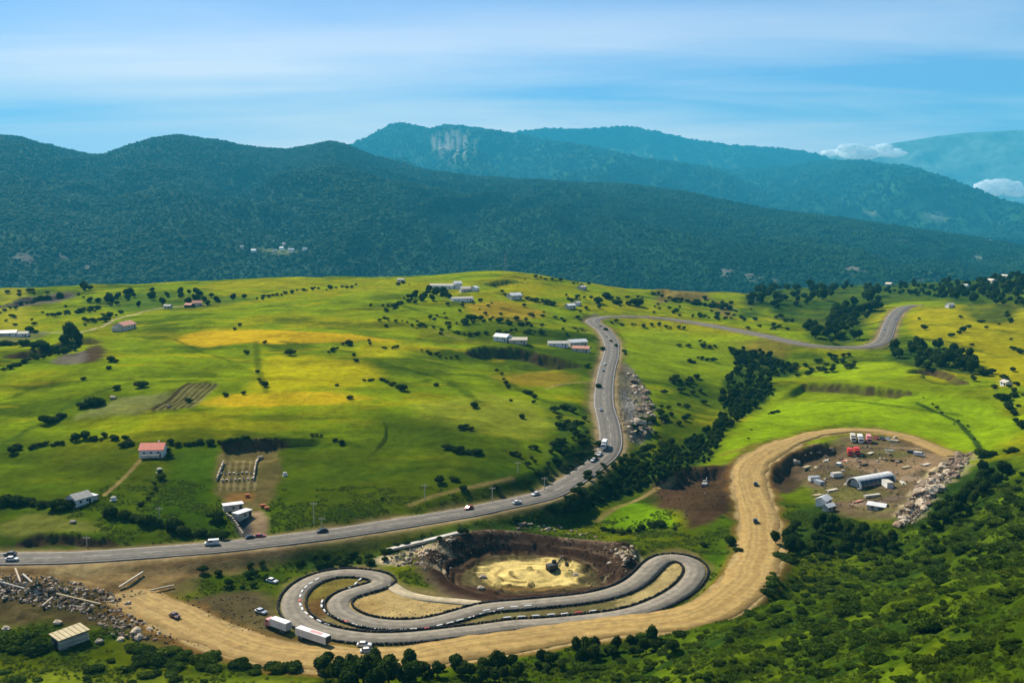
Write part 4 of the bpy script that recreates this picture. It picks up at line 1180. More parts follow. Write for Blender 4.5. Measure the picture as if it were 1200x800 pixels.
area('bush', [(225,672),(310,656),(335,664),(300,690),(240,690)], 14, 6, 11, 'low bush on the strip north-west of the kart track', 'scrub between highway and track')
Wf = 'trees of the far valley'
area('tree', [(90,350),(180,340),(240,344),(295,350),(240,358),(180,360),(140,362),(95,356)], 46, 5, 9, 'tree in the far wood behind the pink-roofed barn', Wf)
put('tree', [84,75,92], [402,404,404], [20,12,12], 'broad dark tree beside the lane above the earth patch', Wf)
put('tree', [97,100,105], [338,340,340], [8,8,8], 'dark tree on the far meadow rim', Wf)
area('tree', [(478,350),(492,340),(520,340),(535,344),(530,350),(500,354)], 22, 6, 10, 'dark tree in front of the far white houses', Wf)
area('tree', [(870,350),(900,338),(950,336),(990,342),(960,362),(920,362),(880,358)], 60, 6, 11, 'tree in the valley wood below the hills', Wf)
area('tree', [(940,388),(962,374),(1000,352),(1030,346),(1034,360),(1004,384),(1012,402),(962,402)], 70, 7, 13, 'dark tree in the valley wood beside the far highway', Wf)
area('tree', [(1042,416),(1070,405),(1112,410),(1150,426),(1140,440),(1095,436),(1052,426)], 48, 8, 14, 'dark tree in the wood below the bright hill field', Wf)
area('tree', [(880,330),(1200,318),(1200,345),(1090,350),(1000,340),(900,340)], 260, 4, 8, 'tree in the valley wood below the hills', Wf)
area('tree', [(1090,348),(1140,338),(1200,332),(1200,360),(1130,354)], 50, 6, 11, 'tree in the dark wood behind the bright hill field', Wf)
area('bush', [(1000,416),(960,418),(930,428),(905,440),(930,446),(980,436),(1010,428)], 30, 5, 9, 'bush on the slope below the far highway', 'scrub below the far highway')
area('tree', [(912,622),(960,612),(1000,620),(1040,632),(1056,648),(1000,650),(940,652),(906,648)], 60, 9, 17, 'dark leafy tree in the thicket below the yard', 'trees of the yard thicket')
area('tree', [(1078,622),(1112,592),(1156,556),(1186,548),(1164,580),(1104,626)], 46, 9, 16, 'dark leafy tree in the thicket on the rubble bank', 'trees of the yard thicket')
Fu = 'scrub of the far meadows'
area('bush', [(430,342),(540,350),(690,342),(690,400),(560,396),(440,384)], 70, 3, 6.5, 'tiny dark bush scattered on the far folded meadow', Fu, 30, 0)
area('bush', [(0,342),(80,338),(140,345),(120,378),(0,384)], 30, 3.5, 7, 'tiny dark bush scattered on the meadow beyond the grey shed', Fu)
area('bush', [(700,348),(860,350),(930,372),(930,395),(760,366),(700,366)], 55, 3.5, 7, 'small bush scattered on the meadow beyond the highway', Fu)
area('bush', [(1066,370),(1200,372),(1200,520),(1160,470),(1090,400)], 34, 3.5, 8, 'small bush scattered on the bright hill field', Fu)
area('bush', [(560,540),(640,560),(700,545),(690,500),(640,520)], 30, 4, 9, 'bush on the shaded bank west of the highway', 'scrub on the highway bank')
Sl = 'shrubs of the scrub slope'
SLP = [(912,650),(1000,632),(1080,616),(1150,575),(1200,545),(1200,800),(560,800),(600,778),(660,762),(740,748),(838,738),(892,700)]
area('shrub', SLP, 90, 10, 20, 'dense green shrub on the steep scrub slope above the dirt road', Sl, 70, .02)
area('shrub', SLP, 620, 4, 12, 'dense green shrub on the steep scrub slope above the dirt road', Sl, 40, -.1)
area('shrub', [(1020,680),(1200,620),(1200,800),(900,800)], 36, 14, 30, 'dense green shrub on the steep scrub slope above the dirt road', Sl, 90, .03)
Bt = 'trees along the foot of the scrub slope'
area('tree', [(372,784),(400,774),(470,780),(560,784),(640,772),(730,756),(800,748),(800,762),(700,774),(600,800),(380,806)], 90, 9, 20, 'bushy tree at the foot of the slope below the dirt road', Bt)
put('tree', [398,428,455,480,410,440], [800,802,804,803,812,815], [32,36,34,30,28,34], 'tall bushy tree in front of the dirt road with bright leaves', Bt)
area('shrub', [(0,776),(120,772),(260,776),(372,786),(372,810),(0,810)], 20, 8, 18, 'low shrub on the grass west of the dirt road', 'shrubs below the rubble field')
area('shrub', [(150,752),(190,762),(300,778),(360,786),(300,790),(180,782),(150,770)], 34, 10, 22, 'dark shrub along the lower edge of the dirt road', 'shrubs below the rubble field')
area('shrub', [(0,742),(40,748),(60,766),(20,772),(0,770)], 14, 14, 26, 'dark shrub beside the lone shed', 'shrubs below the rubble field')

def finer(lab, x, y, z, r_):
    pxx, pyy = to_px(np.array(x), np.array(y), np.array(z)); pxx, pyy = float(pxx), float(pyy)
    dd = float(np.min(np.hypot(dr[:, 0] - x, dr[:, 1] - y)))
    s = 2 * r_ / math.hypot(x, y) * FPX
    big = 'broad' if s > 22 else 'middle-sized' if s > 13 else 'small'
    if 'steep scrub slope' in lab:
        zone = ('on the scrub slope just below the bend of the dirt road' if dd < 34 and pxx > 780 else 'at the foot of the scrub slope along the dirt road' if dd < 34 else
                'on the scrub slope just under the yard thicket' if pyy < 690 and pxx < 1060 else 'on the upper scrub slope near the field corner' if pyy < 650 else
                'on the bright open band of the scrub slope' if pyy < 710 else 'on the steep lowest band of the scrub slope, east part' if pxx > 1000 else 'on the steep lowest band of the scrub slope, middle part' if pxx > 780 else 'on the low grassy end of the scrub slope')
        return big + ' green shrub ' + zone
    if 'gully' in lab and 'tree' in lab:
        zone = ('at the head of the gully wood below the far highway' if pyy < 452 else 'in the narrow middle of the gully wood by the bright field' if pyy < 515 else 'in the gully wood beside the dug brown earth' if pyy < 560 else 'at the lower end of the gully wood near the highway bend')
        return big + ' leafy tree ' + zone
    if 'foot of the slope' in lab:
        zone = 'from the long trailer' if pxx < 470 else 'from mid kart track' if pxx < 640 else 'from its east loop'
        return big + ' bushy tree across the dirt road ' + zone
    if 'thicket' in lab and 'tree' in lab:
        side = ', lower row' if (pyy > 636 or (pxx > 1060 and pyy > 590)) else ', upper row'
        return big + ' ' + lab + side
    if lab.startswith('low shrub on the grass'):
        return big + ' ' + lab
    return lab
# nearest 300 of a kind stand alone, the rest are one mass
CAPN = {'bush': 292, 'tree': 292, 'shrub': 292}
made = {}
def link(o):
    C.objects.link(o); return o
for kind in ('bush', 'tree', 'shrub'):
    items = [v for v in VEG if v[0] == kind]
    # meadow bushes first (they are labelled one by one), then by size in the picture
    def rank(v):
        d = math.hypot(v[1], v[2])
        lone = 1 if v[6] in (G_, H_) else 0
        return -(v[4] / d * (3.0 if lone else 1))
    items.sort(key=rank)
    head, tail = items[:CAPN[kind]], items[CAPN[kind]:]
    for i, (k_, x, y, z, r_, lab, grp) in enumerate(head):
        lab = finer(lab, x, y, z, r_)
        rz = random.uniform(0, 6.28); sx = r_ * random.uniform(.9, 1.12); szz = r_ * random.uniform(.8, 1.15)
        if kind == 'tree':
            root = link(bpy.data.objects.new('tree', None)); root.location = (x, y, z - .1); root.rotation_euler[2] = rz; root.scale = (sx, sx, szz)
            root.empty_display_size = .1
            tr_ = link(bpy.data.objects.new('trunk', TRUNK_ME[i % 3])); tr_.parent = root
            cr_ = link(bpy.data.objects.new('crown', CROWN_ME[i % 6])); cr_.parent = root; cr_.location = (0, 0, .28)
        else:
            ms = BUSH_ME if kind == 'bush' else SHRUB_ME
            root = link(bpy.data.objects.new(kind, ms[i % 7])); root.location = (x, y, z - .1 * r_); root.rotation_euler[2] = rz; root.scale = (sx, sx, szz)
        tag(root, lab, kind, grp)
    if tail:
        ms = {'bush': BUSH_ME, 'tree': CROWN_ME, 'shrub': SHRUB_ME}[kind]
        t_ = np.array([v[1:5] for v in tail])
        u_ = rng.uniform(.85, 1.15, len(t_))
        gn_scatter({'bush': 'undergrowth', 'tree': 'woods', 'shrub': 'shrubbery'}[kind], t_[:, :3], np.stack([t_[:, 3], t_[:, 3], t_[:, 3] * u_], 1),
                   np.stack([u_ * 0, u_ * 0, rng.uniform(0, 6.28, len(t_))], 1), [proto_obj(m_) for m_ in ms])
    print(kind, len(head), len(tail))

# grass: tufts over the near meadow and slope
def tuft(seed):
    r = np.random.default_rng(seed); V, F = [], []
    for i in range(16):
        a = r.uniform(0, 6.28); q = r.uniform(0, .5); h = r.uniform(.4, 1.0); w = .10
        x, y = math.cos(a) * q, math.sin(a) * q; l = r.normal(0, .3, 2)
        b = len(V)
        V += [(x - w, y, 0), (x + w, y + w * .5, 0), (x + l[0], y + l[1], h)]
        F.append((b, b + 1, b + 2))
    me = bpy.data.meshes.new('tuft'); me.from_pydata(V, [], F); me.materials.append(M_GRASS); return me
M_GRASS = leaf_material('grass', [(.05,.085,.006),(.085,.125,.008),(.12,.16,.010),(.05,.10,.008)], .3)
tf = [proto_obj(tuft(i)) for i in range(4)]
gx = rng.uniform(-170, 260, 150000); gy = rng.uniform(60, 420, 150000)
rr_ = np.hypot(gx, gy); aa_ = np.abs(np.arctan2(gx, gy))
gz = sample(H2, gx, gy)
gc = COL.reshape(*GX.shape, 3)
lumg = np.stack([sample(gc[..., i], gx, gy) for i in range(3)], 1)
green = (lumg[:, 1] > lumg[:, 0] * 1.12) & (aa_ < math.radians(31)) & (rr_ > 90)
green &= (fbm(gx / 9, gy / 6, 3, 810) > -.05)
gi_ = np.where(green)[0][:52000]
hs = rng.uniform(.35, .95, len(gi_))
gn_scatter('grass', np.stack([gx[gi_], gy[gi_], gz[gi_] - .03], 1), np.stack([hs * 1.2, hs * 1.2, hs], 1), np.stack([hs * 0, hs * 0, rng.uniform(0, 6.28, len(gi_))], 1), tf)
print('plants', round(time.time() - T0, 1))
# ------------------------------------------------------------------ things people made
class MB:
    """collects boxes, prisms and tubes into one mesh"""
    def __init__(s): s.v, s.f = [], []
    def box(s, c, d, rz=0.0, taper=1.0):
        b = len(s.v); ca, sa = math.cos(rz), math.sin(rz)
        for z in (-1, 1):
            k = taper if z > 0 else 1.0
            for x, y in ((-1, -1), (1, -1), (1, 1), (-1, 1)):
                X, Y = x * d[0] / 2 * k, y * d[1] / 2 * k
                s.v.append((c[0] + X * ca - Y * sa, c[1] + X * sa + Y * ca, c[2] + z * d[2] / 2))
        s.f += [tuple(b + i for i in q) for q in ((3, 2, 1, 0), (4, 5, 6, 7), (0, 1, 5, 4), (1, 2, 6, 5), (2, 3, 7, 6), (3, 0, 4, 7))]
        return s
    def prism(s, prof, y0, y1, y0t=None):
        """profile in x,z pushed from y0 to y1"""
        b = len(s.v); k = len(prof)
        for y in (y0, y1):
            for x, z in prof: s.v.append((x, y, z))
        s.f.append(tuple(range(b, b + k))); s.f.append(tuple(range(b + 2 * k - 1, b + k - 1, -1)))
        for i in range(k):
            j = (i + 1) % k
            s.f.append((b + j, b + i, b + k + i, b + k + j))
        return s
    def tube(s, p0, p1, r0, r1=None, n=10, cap=True):
        r1 = r0 if r1 is None else r1
        p0, p1 = Vector(p0), Vector(p1); ax = (p1 - p0).normalized()
        u = ax.orthogonal().normalized(); w = ax.cross(u); b = len(s.v)
        for p, r_ in ((p0, r0), (p1, r1)):
            for i in range(n):
                a = 2 * math.pi * i / n
                s.v.append(tuple(p + u * math.cos(a) * r_ + w * math.sin(a) * r_))
        for i in range(n):
            j = (i + 1) % n
            s.f.append((b + i, b + j, b + n + j, b + n + i))
        if cap:
            s.f.append(tuple(range(b + n - 1, b - 1, -1))); s.f.append(tuple(range(b + n, b + 2 * n)))
        return s
    def build(s, name, material, parent=None, bevel=0.0):
        me = bpy.data.meshes.new(name); me.from_pydata(s.v, [], s.f); me.materials.append(material); me.update()
        o = bpy.data.objects.new(name, me); C.objects.link(o)
        if parent: o.parent = parent
        if bevel:
            m = o.modifiers.new('edge', 'BEVEL'); m.width = bevel; m.segments = 2; m.limit_method = 'ANGLE'
        return o
def thing(name, label, cat, loc, rz=0.0, group=None):
    o = bpy.data.objects.new(name, None); C.objects.link(o); o.empty_display_size = .2
    o.location = loc; o.rotation_euler = (0, 0, rz)
    return tag(o, label, cat, group)
def gp(px, py):
    x, y, z = hit(px, py, H2); return float(x[0]), float(y[0]), float(z[0])
def heading(a, b):
    p, q = gp(*a), gp(*b); return math.atan2(q[1] - p[1], q[0] - p[0])
WHITE = plain('white_paint', (.70, .68, .63), .55, .3, .20, scale=.4)
OFFW = plain('weathered_white', (.52, .47, .38), .85, .2, .30, scale=.4)
CREAM = plain('cream_render', (.62, .52, .38), .85, .2, .2, scale=.5)
PINKR = plain('faded_pink_tiles', (.58, .26, .17), .85, .2, .28, scale=.6)
REDR = plain('red_roof_sheet', (.62, .085, .025), .6, .3, .18, scale=.6)
TANR = plain('tan_roof_sheet', (.46, .37, .20), .8, .2, .25, scale=.6)
GREYM = plain('grey_metal', (.33, .34, .34), .5, .4, .2)
DARKM = plain('dark_metal', (.030, .030, .033), .5, .4, .2)
GLASS = plain('dark_glass', (.018, .022, .027), .12, .6)
RUBBER = plain('rubber', (.016, .016, .016), .85, .2, .2)
DARKW = plain('dark_timber', (.055, .040, .028), .9, .15, .3)
CONC = plain('concrete', (.42, .38, .32), .9, .2, .25, scale=.5)
REDP = plain('red_paint', (.58, .035, .020), .45, .4, .12)
PINKP = plain('pink_paint', (.62, .24, .22), .5, .4, .12)
STONEM = plain('stone', (.24, .165, .105), .95, .15, .40, scale=.9)
STONEW = plain('chalk_stone', (.48, .38, .26), .95, .15, .30, scale=.9)
WOODP = plain('pole_wood', (.30, .23, .15), .9, .15, .2)
CARP = {'white': WHITE, 'silver': plain('silver_paint', (.42, .43, .44), .35, .5, .05, .3), 'dark': plain('dark_paint', (.022, .023, .028), .3, .5, .05),
        'red': plain('car_red', (.33, .022, .018), .35, .5, .05), 'brown': plain('car_maroon', (.10, .022, .016), .35, .5, .05), 'blue': plain('car_blue', (.03, .06, .16), .35, .5, .05)}
LAMP = plain('lamp_glass', (.75, .75, .70), .2, .5)

# ---- cars and vans
def wheel(parent, x, y, r_, w):
    t = MB().tube((x, y - w / 2, r_), (x, y + w / 2, r_), r_, n=12).build('wheel', RUBBER, parent)
    MB().tube((x, y - w / 2 - .012, r_), (x, y + w / 2 + .012, r_), r_ * .55, n=8).build('rim', GREYM, t)
def make_car(col, label, loc, rz, group=None, van=False, name='car'):
    o = thing(name, label, 'van' if van else 'car', loc, rz, group)
    P_ = CARP[col]
    if van:
        MB().prism([(-2.5, .35), (-2.55, 1.2), (-2.45, 2.0), (1.2, 2.05), (1.9, 1.25), (2.5, 1.05), (2.55, .35)], -.95, .95).build('body', P_, o, .06)
        w_ = MB(); w_.prism([(1.32, 1.32), (1.28, 1.93), (1.36, 1.93), (1.98, 1.30)], -.82, .82)
        for s in (-1, 1): w_.prism([(-.3, 1.3), (-.3, 1.85), (1.1, 1.85), (1.5, 1.3)], s * .96 - .012, s * .96 + .012)
        w_.build('window', GLASS, o)
        xs, r_ = (-1.6, 1.65), .36
    else:
        MB().prism([(-2.15, .30), (-2.2, .72), (-2.1, .92), (-1.25, .98), (1.0, .95), (1.95, .82), (2.18, .62), (2.15, .30)], -.86, .86).build('body', P_, o, .06)
        MB().prism([(-1.75, .95), (-1.25, 1.38), (.25, 1.40), (1.05, .94)], -.74, .74).build('window', GLASS, o)
        MB().box((-.48, 0, 1.42), (1.62, 1.40, .06)).build('roof', P_, o, .02)
        xs, r_ = (-1.35, 1.35), .31
    for x in xs:
        for s in (-1, 1): wheel(o, x, s * .78, r_, .2)
    for s in (-1, 1):
        MB().box((2.14 if not van else 2.5, s * .6, .68 if not van else .85), (.12, .34, .16)).build('headlight', LAMP, o)
    return o
def on_line(line, z, px, py, off=0.0, flip=False, lift=.06):
    p = gp(px, py); i = int(np.argmin((line[:, 0] - p[0]) ** 2 + (line[:, 1] - p[1]) ** 2))
    i = min(max(i, 1), len(line) - 2)
    t = line[i + 1] - line[i - 1]; a = math.atan2(t[1], t[0])
    return (line[i, 0] - math.sin(a) * off, line[i, 1] + math.cos(a) * off, float(z[i]) + lift), a + (math.pi if flip else 0)
GC = 'cars on the highway'
for px, py, col, off, fl, van, lab in [
    (13,652,'dark',2.6,True,False,'dark car at the west end of the highway ahead of a white one'),
    (23,653.5,'white',-2.6,False,False,'white car at the west end of the highway passing a dark one'),
    (250,640,'white',2.8,True,True,'white van on the highway west of the walled farmyard'),
    (383,627,'dark',2.8,True,False,'dark car on the highway below the pair of roadside poles'),
    (556,600,'red',2.8,True,False,'dull red car first in the row of three on the curving highway'),
    (607,590,'white',-2.6,False,False,'white car second in the row of three on the curving highway'),
    (627,582,'white',2.6,True,False,'white car third in the row of three, nearest the tight bend'),
    (709,534,'white',2.8,True,False,'small white car following the white lorry at the tight bend'),
    (705,541,'white',2.8,True,False,'small white car second behind the lorry at the tight bend'),
    (706,481,'silver',2.6,True,False,'silver car on the straight above the white lorry'),
    (714,428,'white',2.6,True,False,'white car on the upper straight of the highway'),
    (713,435,'silver',2.6,True,False,'silver car just below a white one on the upper straight'),
    (1047,374,'white',-2.6,False,False,'white car climbing the far hill stretch of the highway'),
    (1042,387,'silver',2.6,True,False,'silver car low on the far hill stretch of the highway')]:
    loc, a = on_line(hw, hz, px, py, off, fl, .1)
    make_car(col, lab, loc, a, GC, van, 'van' if van else 'car')
for px, py, col, off, lab in [(880,569,'dark',-2.5,'dark car on the dirt road beside the dug brown patch'), (888,613,'dark',1.5,'dark car alone on the straight of the dirt road'), (203,723,'brown',0,'maroon car on the wide west end of the dirt road')]:
    loc, a = on_line(dr, dz, px, py, off, False, .1)
    make_car(col, lab, loc, a, 'cars on the dirt road')
def parked(col, px, py, to, lab, van=False, group='parked cars'):
    x, y, z = gp(px, py)
    return make_car(col, lab, (x, y, z + .02), heading((px, py), to), group, van, 'van' if van else 'car')
parked('white', 319, 682, (327, 684), 'white car parked on the grass by the track entrance')
parked('silver', 306, 718, (313, 720), 'silver car parked beside the pink-fronted lorry')
parked('white', 427, 757, (438, 757), 'white car parked on the verge just below the track')
parked('white', 431, 764, (442, 763), 'white car parked on the dirt road edge, lower of the pair')
parked('dark', 294, 631, (300, 630), 'dark car waiting at the farmyard gate')
parked('red', 305, 629.5, (312, 629), 'red car waiting at the farmyard gate beside a dark one')
parked('dark', 1068, 531, (1074, 532), 'dark car parked at the east side of the yard')
parked('white', 1077, 534, (1086, 535), 'white van parked at the east side of the yard', True)
parked('red', 1027, 514, (1032, 517), 'red car in the line along the top of the yard')
parked('dark', 1034, 515, (1039, 518), 'dark car in the line along the top of the yard')
parked('silver', 1041, 516, (1046, 518), 'silver car in the line along the top of the yard')

# ---- lorries, trailers and machines
def make_truck(label, loc, rz, L, cabm, boxm, group=None, name='lorry', w=2.5, h=2.7):
    o = thing(name, label, 'lorry', loc, rz, group)
    cab_x = L / 2 - 1.0
    MB().prism([(cab_x - 1.0, .6), (cab_x - 1.0, 2.7), (cab_x + .6, 2.75), (cab_x + .95, 1.8), (cab_x + 1.0, .6)], -w / 2 + .06, w / 2 - .06).build('cab', cabm, o, .06)
    wn = MB(); wn.prism([(cab_x + .70, 1.75), (cab_x + .48, 2.55), (cab_x + .67, 2.6), (cab_x + .99, 1.75)], -w / 2 + .25, w / 2 - .25)
    for s in (-1, 1): wn.box((cab_x + .1, s * (w / 2 - .05), 2.1), (.9, .05, .7))
    wn.build('window', GLASS, o)
    bl = L - 2.3
    b = MB().box((-1.15, 0, 1.0 + h / 2), (bl, w, h)).build('cargo_box', boxm, o, .04)
    MB().box((-1.15, 0, 1.03 + h), (bl - .2, w - .2, .06)).build('roof', boxm, b)
    MB().box((-1.15 - bl / 2 - .03, 0, 1.0 + h / 2), (.05, w - .3, h - .3)).build('door', GREYM, b)
    MB().box((0, 0, .8), (L - .4, .9, .3)).build('chassis', DARKM, o)
    for x in (cab_x + .1, -L / 2 + 1.2, -L / 2 + 2.4):
        for s in (-1, 1): wheel(o, x, s * (w / 2 - .2), .5, .32)
    return o
def make_trailer(label, loc, rz, L, m, group=None):
    o = thing('trailer', label, 'trailer', loc, rz, group)
    w, h = 2.4, 2.2
    b = MB().box((0, 0, .9 + h / 2), (L, w, h)).build('cargo_box', m, o, .04)
    MB().box((0, 0, .93 + h), (L - .2, w - .2, .06)).build('roof', m, b)
    for i in range(int(L / 1.2)):
        for s in (-1, 1): pass
    MB().box((L / 2 + .03, 0, .9 + h / 2), (.05, w - .25, h - .25)).build('door', DARKM, b)
    MB().box((0, 0, .75), (L - .6, 1.0, .25)).build('chassis', DARKM, o)
    for x in (-L / 2 + 1.4, -L / 2 + 2.6):
        for s in (-1, 1): wheel(o, x, s * 1.05, .48, .3)
    for s in (-1, 1): MB().box((L / 2 - 2.0, s * .8, .4), (.15, .15, .8)).build('leg', DARKM, o)
    return o
def lay_on(px, py, to, dz_=0.0):
    x, y, z = gp(px, py); return (x, y, z + dz_), heading((px, py), to)
loc, a = on_line(hw, hz, 715, 527, 2.6, True, .1)
make_truck('white lorry rounding the tight bend of the highway', loc, a, 9.5, WHITE, WHITE, 'lorries')
loc, a = lay_on(326, 737, (310, 731)); make_truck('white lorry with a pink cab parked beside the kart track', loc, a, 9.6, PINKP, WHITE, 'lorries', h=2.3)
loc, a = lay_on(367, 751, (388, 758)); make_trailer('long white trailer with a pink panel parked beside the kart track', loc, a, 12.5, WHITE)
tr_last = [o for o in C.objects if o.name.startswith('trailer')][-1]
MB().box((1.4, 0, 3.20), (4.4, 1.2, .05)).build('panel', PINKP, tr_last)
for px, py, m, lab in [(999.5,517,OFFW,'off-white lorry parked first in the row at the top of the yard'),(1008,518,WHITE,'white lorry parked second in the row at the top of the yard'),(1018,518,PINKP,'pink lorry parked third in the row at the top of the yard')]:
    loc, a = lay_on(px, py, (px + 4, py + 8)); make_truck(lab, loc, a, 9.0, m, m, 'lorries')
for px, py, lab in [(996,533,'red lorry standing alone mid-yard, paler cab'),(1004,532,'bright red lorry standing beside another red one mid-yard')]:
    loc, a = lay_on(px, py, (px + 3, py + 7)); make_truck(lab, loc, a, 7.0, REDP, REDP, 'lorries', h=2.2)
def make_excavator(label, loc, rz, m, k=1.0):
    o = thing('excavator', label, 'excavator', loc, rz)
    for s in (-1, 1): MB().prism([(-1.9 * k, .2), (-1.7 * k, .85 * k), (1.7 * k, .85 * k), (1.9 * k, .2), (1.5 * k, 0), (-1.5 * k, 0)], s * 1.2 * k - .3 * k, s * 1.2 * k + .3 * k).build('crawler_track', RUBBER, o)
    MB().box((-.4 * k, 0, 1.55 * k), (3.2 * k, 2.5 * k, 1.2 * k)).build('engine_housing', m, o, .08)
    cb = MB().box((.75 * k, .75 * k, 2.3 * k), (1.3 * k, 1.0 * k, 1.7 * k), 0, .85).build('cab', m, o, .05)
    MB().box((1.0 * k, .75 * k, 2.5 * k), (.9 * k, .95 * k, .8 * k)).build('window', GLASS, cb)
    MB().tube((1.2 * k, 0, 1.6 * k), (3.4 * k, 0, 4.2 * k), .28 * k, .24 * k, 6).build('boom', m, o)
    MB().tube((3.4 * k, 0, 4.2 * k), (5.0 * k, 0, 1.8 * k), .22 * k, .18 * k, 6).build('arm', m, o)
    MB().prism([(4.6 * k, .7 * k), (4.7 * k, 1.8 * k), (5.3 * k, 1.9 * k), (5.6 * k, .9 * k), (5.1 * k, .5 * k)], -.6 * k, .6 * k).build('bucket', DARKM, o)
    return o
loc, a = lay_on(648, 668, (668, 666)); make_excavator('dark excavator working on the sand floor of the round pit', loc, a, DARKM, 1.15)
loc, a = lay_on(826, 570, (832, 566)); make_excavator('pale excavator on the dug brown earth beside the dirt road', loc, a, OFFW, .9)

# ---- buildings
def make_house(name, label, cat, loc, rz, L, Wd_, hw_, hr, wallm, roofm, group=None, windows=2, door=True, chimney=False, flat=False):
    o = thing(name, label, cat, loc, rz, group)
    wl = MB()
    if flat:
        wl.box((0, 0, hw_ / 2 - .3), (L, Wd_, hw_ + .6))
    else:
        p = [(-Wd_ / 2, -.6), (-Wd_ / 2, hw_), (0, hw_ + hr), (Wd_ / 2, hw_), (Wd_ / 2, -.6)]
        b = len(wl.v)
        for x in (-L / 2, L / 2):
            for y, z in p: wl.v.append((x, y, z))
        wl.f += [tuple(range(b + 4, b - 1, -1)), tuple(range(b + 5, b + 10))] + [(b + i, b + (i + 1) % 5, b + 5 + (i + 1) % 5, b + 5 + i) for i in range(5)]
    wl.build('wall', wallm, o)
    if flat:
        MB().box((0, 0, hw_ + .1), (L + .5, Wd_ + .5, .2)).build('roof', roofm, o)
    else:
        ov = .45; sl = hr / (Wd_ / 2)
        for s in (-1, 1):
            m_ = MB(); b = 0
            for x in (-L / 2 - ov, L / 2 + ov):
                for y, z in ((0, hw_ + hr + .05), (s * (Wd_ / 2 + ov), hw_ - sl * ov + .05), (s * (Wd_ / 2 + ov), hw_ - sl * ov + .22), (0, hw_ + hr + .24)):
                    m_.v.append((x, y, z))
            m_.f += [(0, 1, 2, 3), (7, 6, 5, 4), (0, 4, 5, 1), (1, 5, 6, 2), (2, 6, 7, 3), (3, 7, 4, 0)]
            r_ = m_.build('roof', roofm, o)
        if chimney:
            MB().box((L * .22, Wd_ * .15, hw_ + hr + .2), (.6, .6, 1.3)).build('chimney', wallm, r_)
    for i in range(windows):
        x = (-.5 + (i + .7) / (windows + .4)) * L
        for s in (-1, 1):
            f_ = MB().box((x, s * (Wd_ / 2 + .02), hw_ * .56), (1.25, .10, 1.25)).build('window', wallm, o)
            MB().box((x, s * (Wd_ / 2 + .06), hw_ * .56), (1.05, .06, 1.05)).build('pane', GLASS, f_)
    if door:
        MB().box((L * .36, -Wd_ / 2 - .03, 1.0), (1.0, .08, 2.1)).build('door', DARKW, o)
    return o
def house_at(px, py, to, *args, **kw):
    x, y, z = gp(px, py)
    return make_house(args[0], args[1], args[2], (x, y, z), heading((px, py), to), *args[3:], **kw)
hse = house_at(180, 533, (200, 532.6), 'house', 'white house with a bright red roof on the green meadow', 'house', 10.5, 8, 3.4, 2.2, WHITE, REDR, windows=3, chimney=True)
MB().box((0, -5.3, 1.6), (8.5, 2.4, .16)).build('porch_roof', OFFW, hse)
for i in range(4): MB().box((-3.9 + i * 2.6, -6.3, .75), (.18, .18, 1.6)).build('post', WHITE, hse)
hse = house_at(93, 590, (104, 586), 'house', 'small white house with a pale roof beside the lower hedge', 'house', 7.5, 6, 2.9, 1.6, WHITE, OFFW)
MB().box((5.4, 0, 1.1), (3.2, 4.4, 2.2)).build('annex', OFFW, hse)
MB().box((5.4, 0, 2.3), (3.6, 4.8, .18)).build('annex_roof', WHITE, hse)
b_ = house_at(146, 386, (160, 382), 'barn', 'long barn with a faded pink roof beside the farm lane', 'barn', 20, 10, 4.0, 2.6, CREAM, PINKR, windows=4)
MB().box((-11.6, 0, 1.6), (3.2, 8, 3.2)).build('annex', OFFW, b_)
house_at(8, 394, (40, 393), 'shed', 'long pale grey shed at the meadow edge by the hedge', 'shed', 15, 8, 3.2, 1.4, OFFW, GREYM)
house_at(24, 394, (40, 393), 'shed', 'low white greenhouse-like shed next to the long grey shed', 'shed', 12, 8, 2.6, 1.2, WHITE, OFFW)
house_at(231, 358, (240, 357), 'house', 'far house with a pink roof above the dotted meadow', 'house', 9, 7, 3, 2, CREAM, PINKR)
house_at(222, 360, (230, 360), 'house', 'far brown-walled house next to the pink-roofed one', 'house', 8, 6, 2.6, 1.6, DARKW, PINKR)
house_at(197, 361, (205, 361), 'shed', 'tiny white shed at the far end of the farm lane', 'shed', 7, 5, 2.4, 1.2, OFFW, OFFW)
GV = 'houses of the far village'
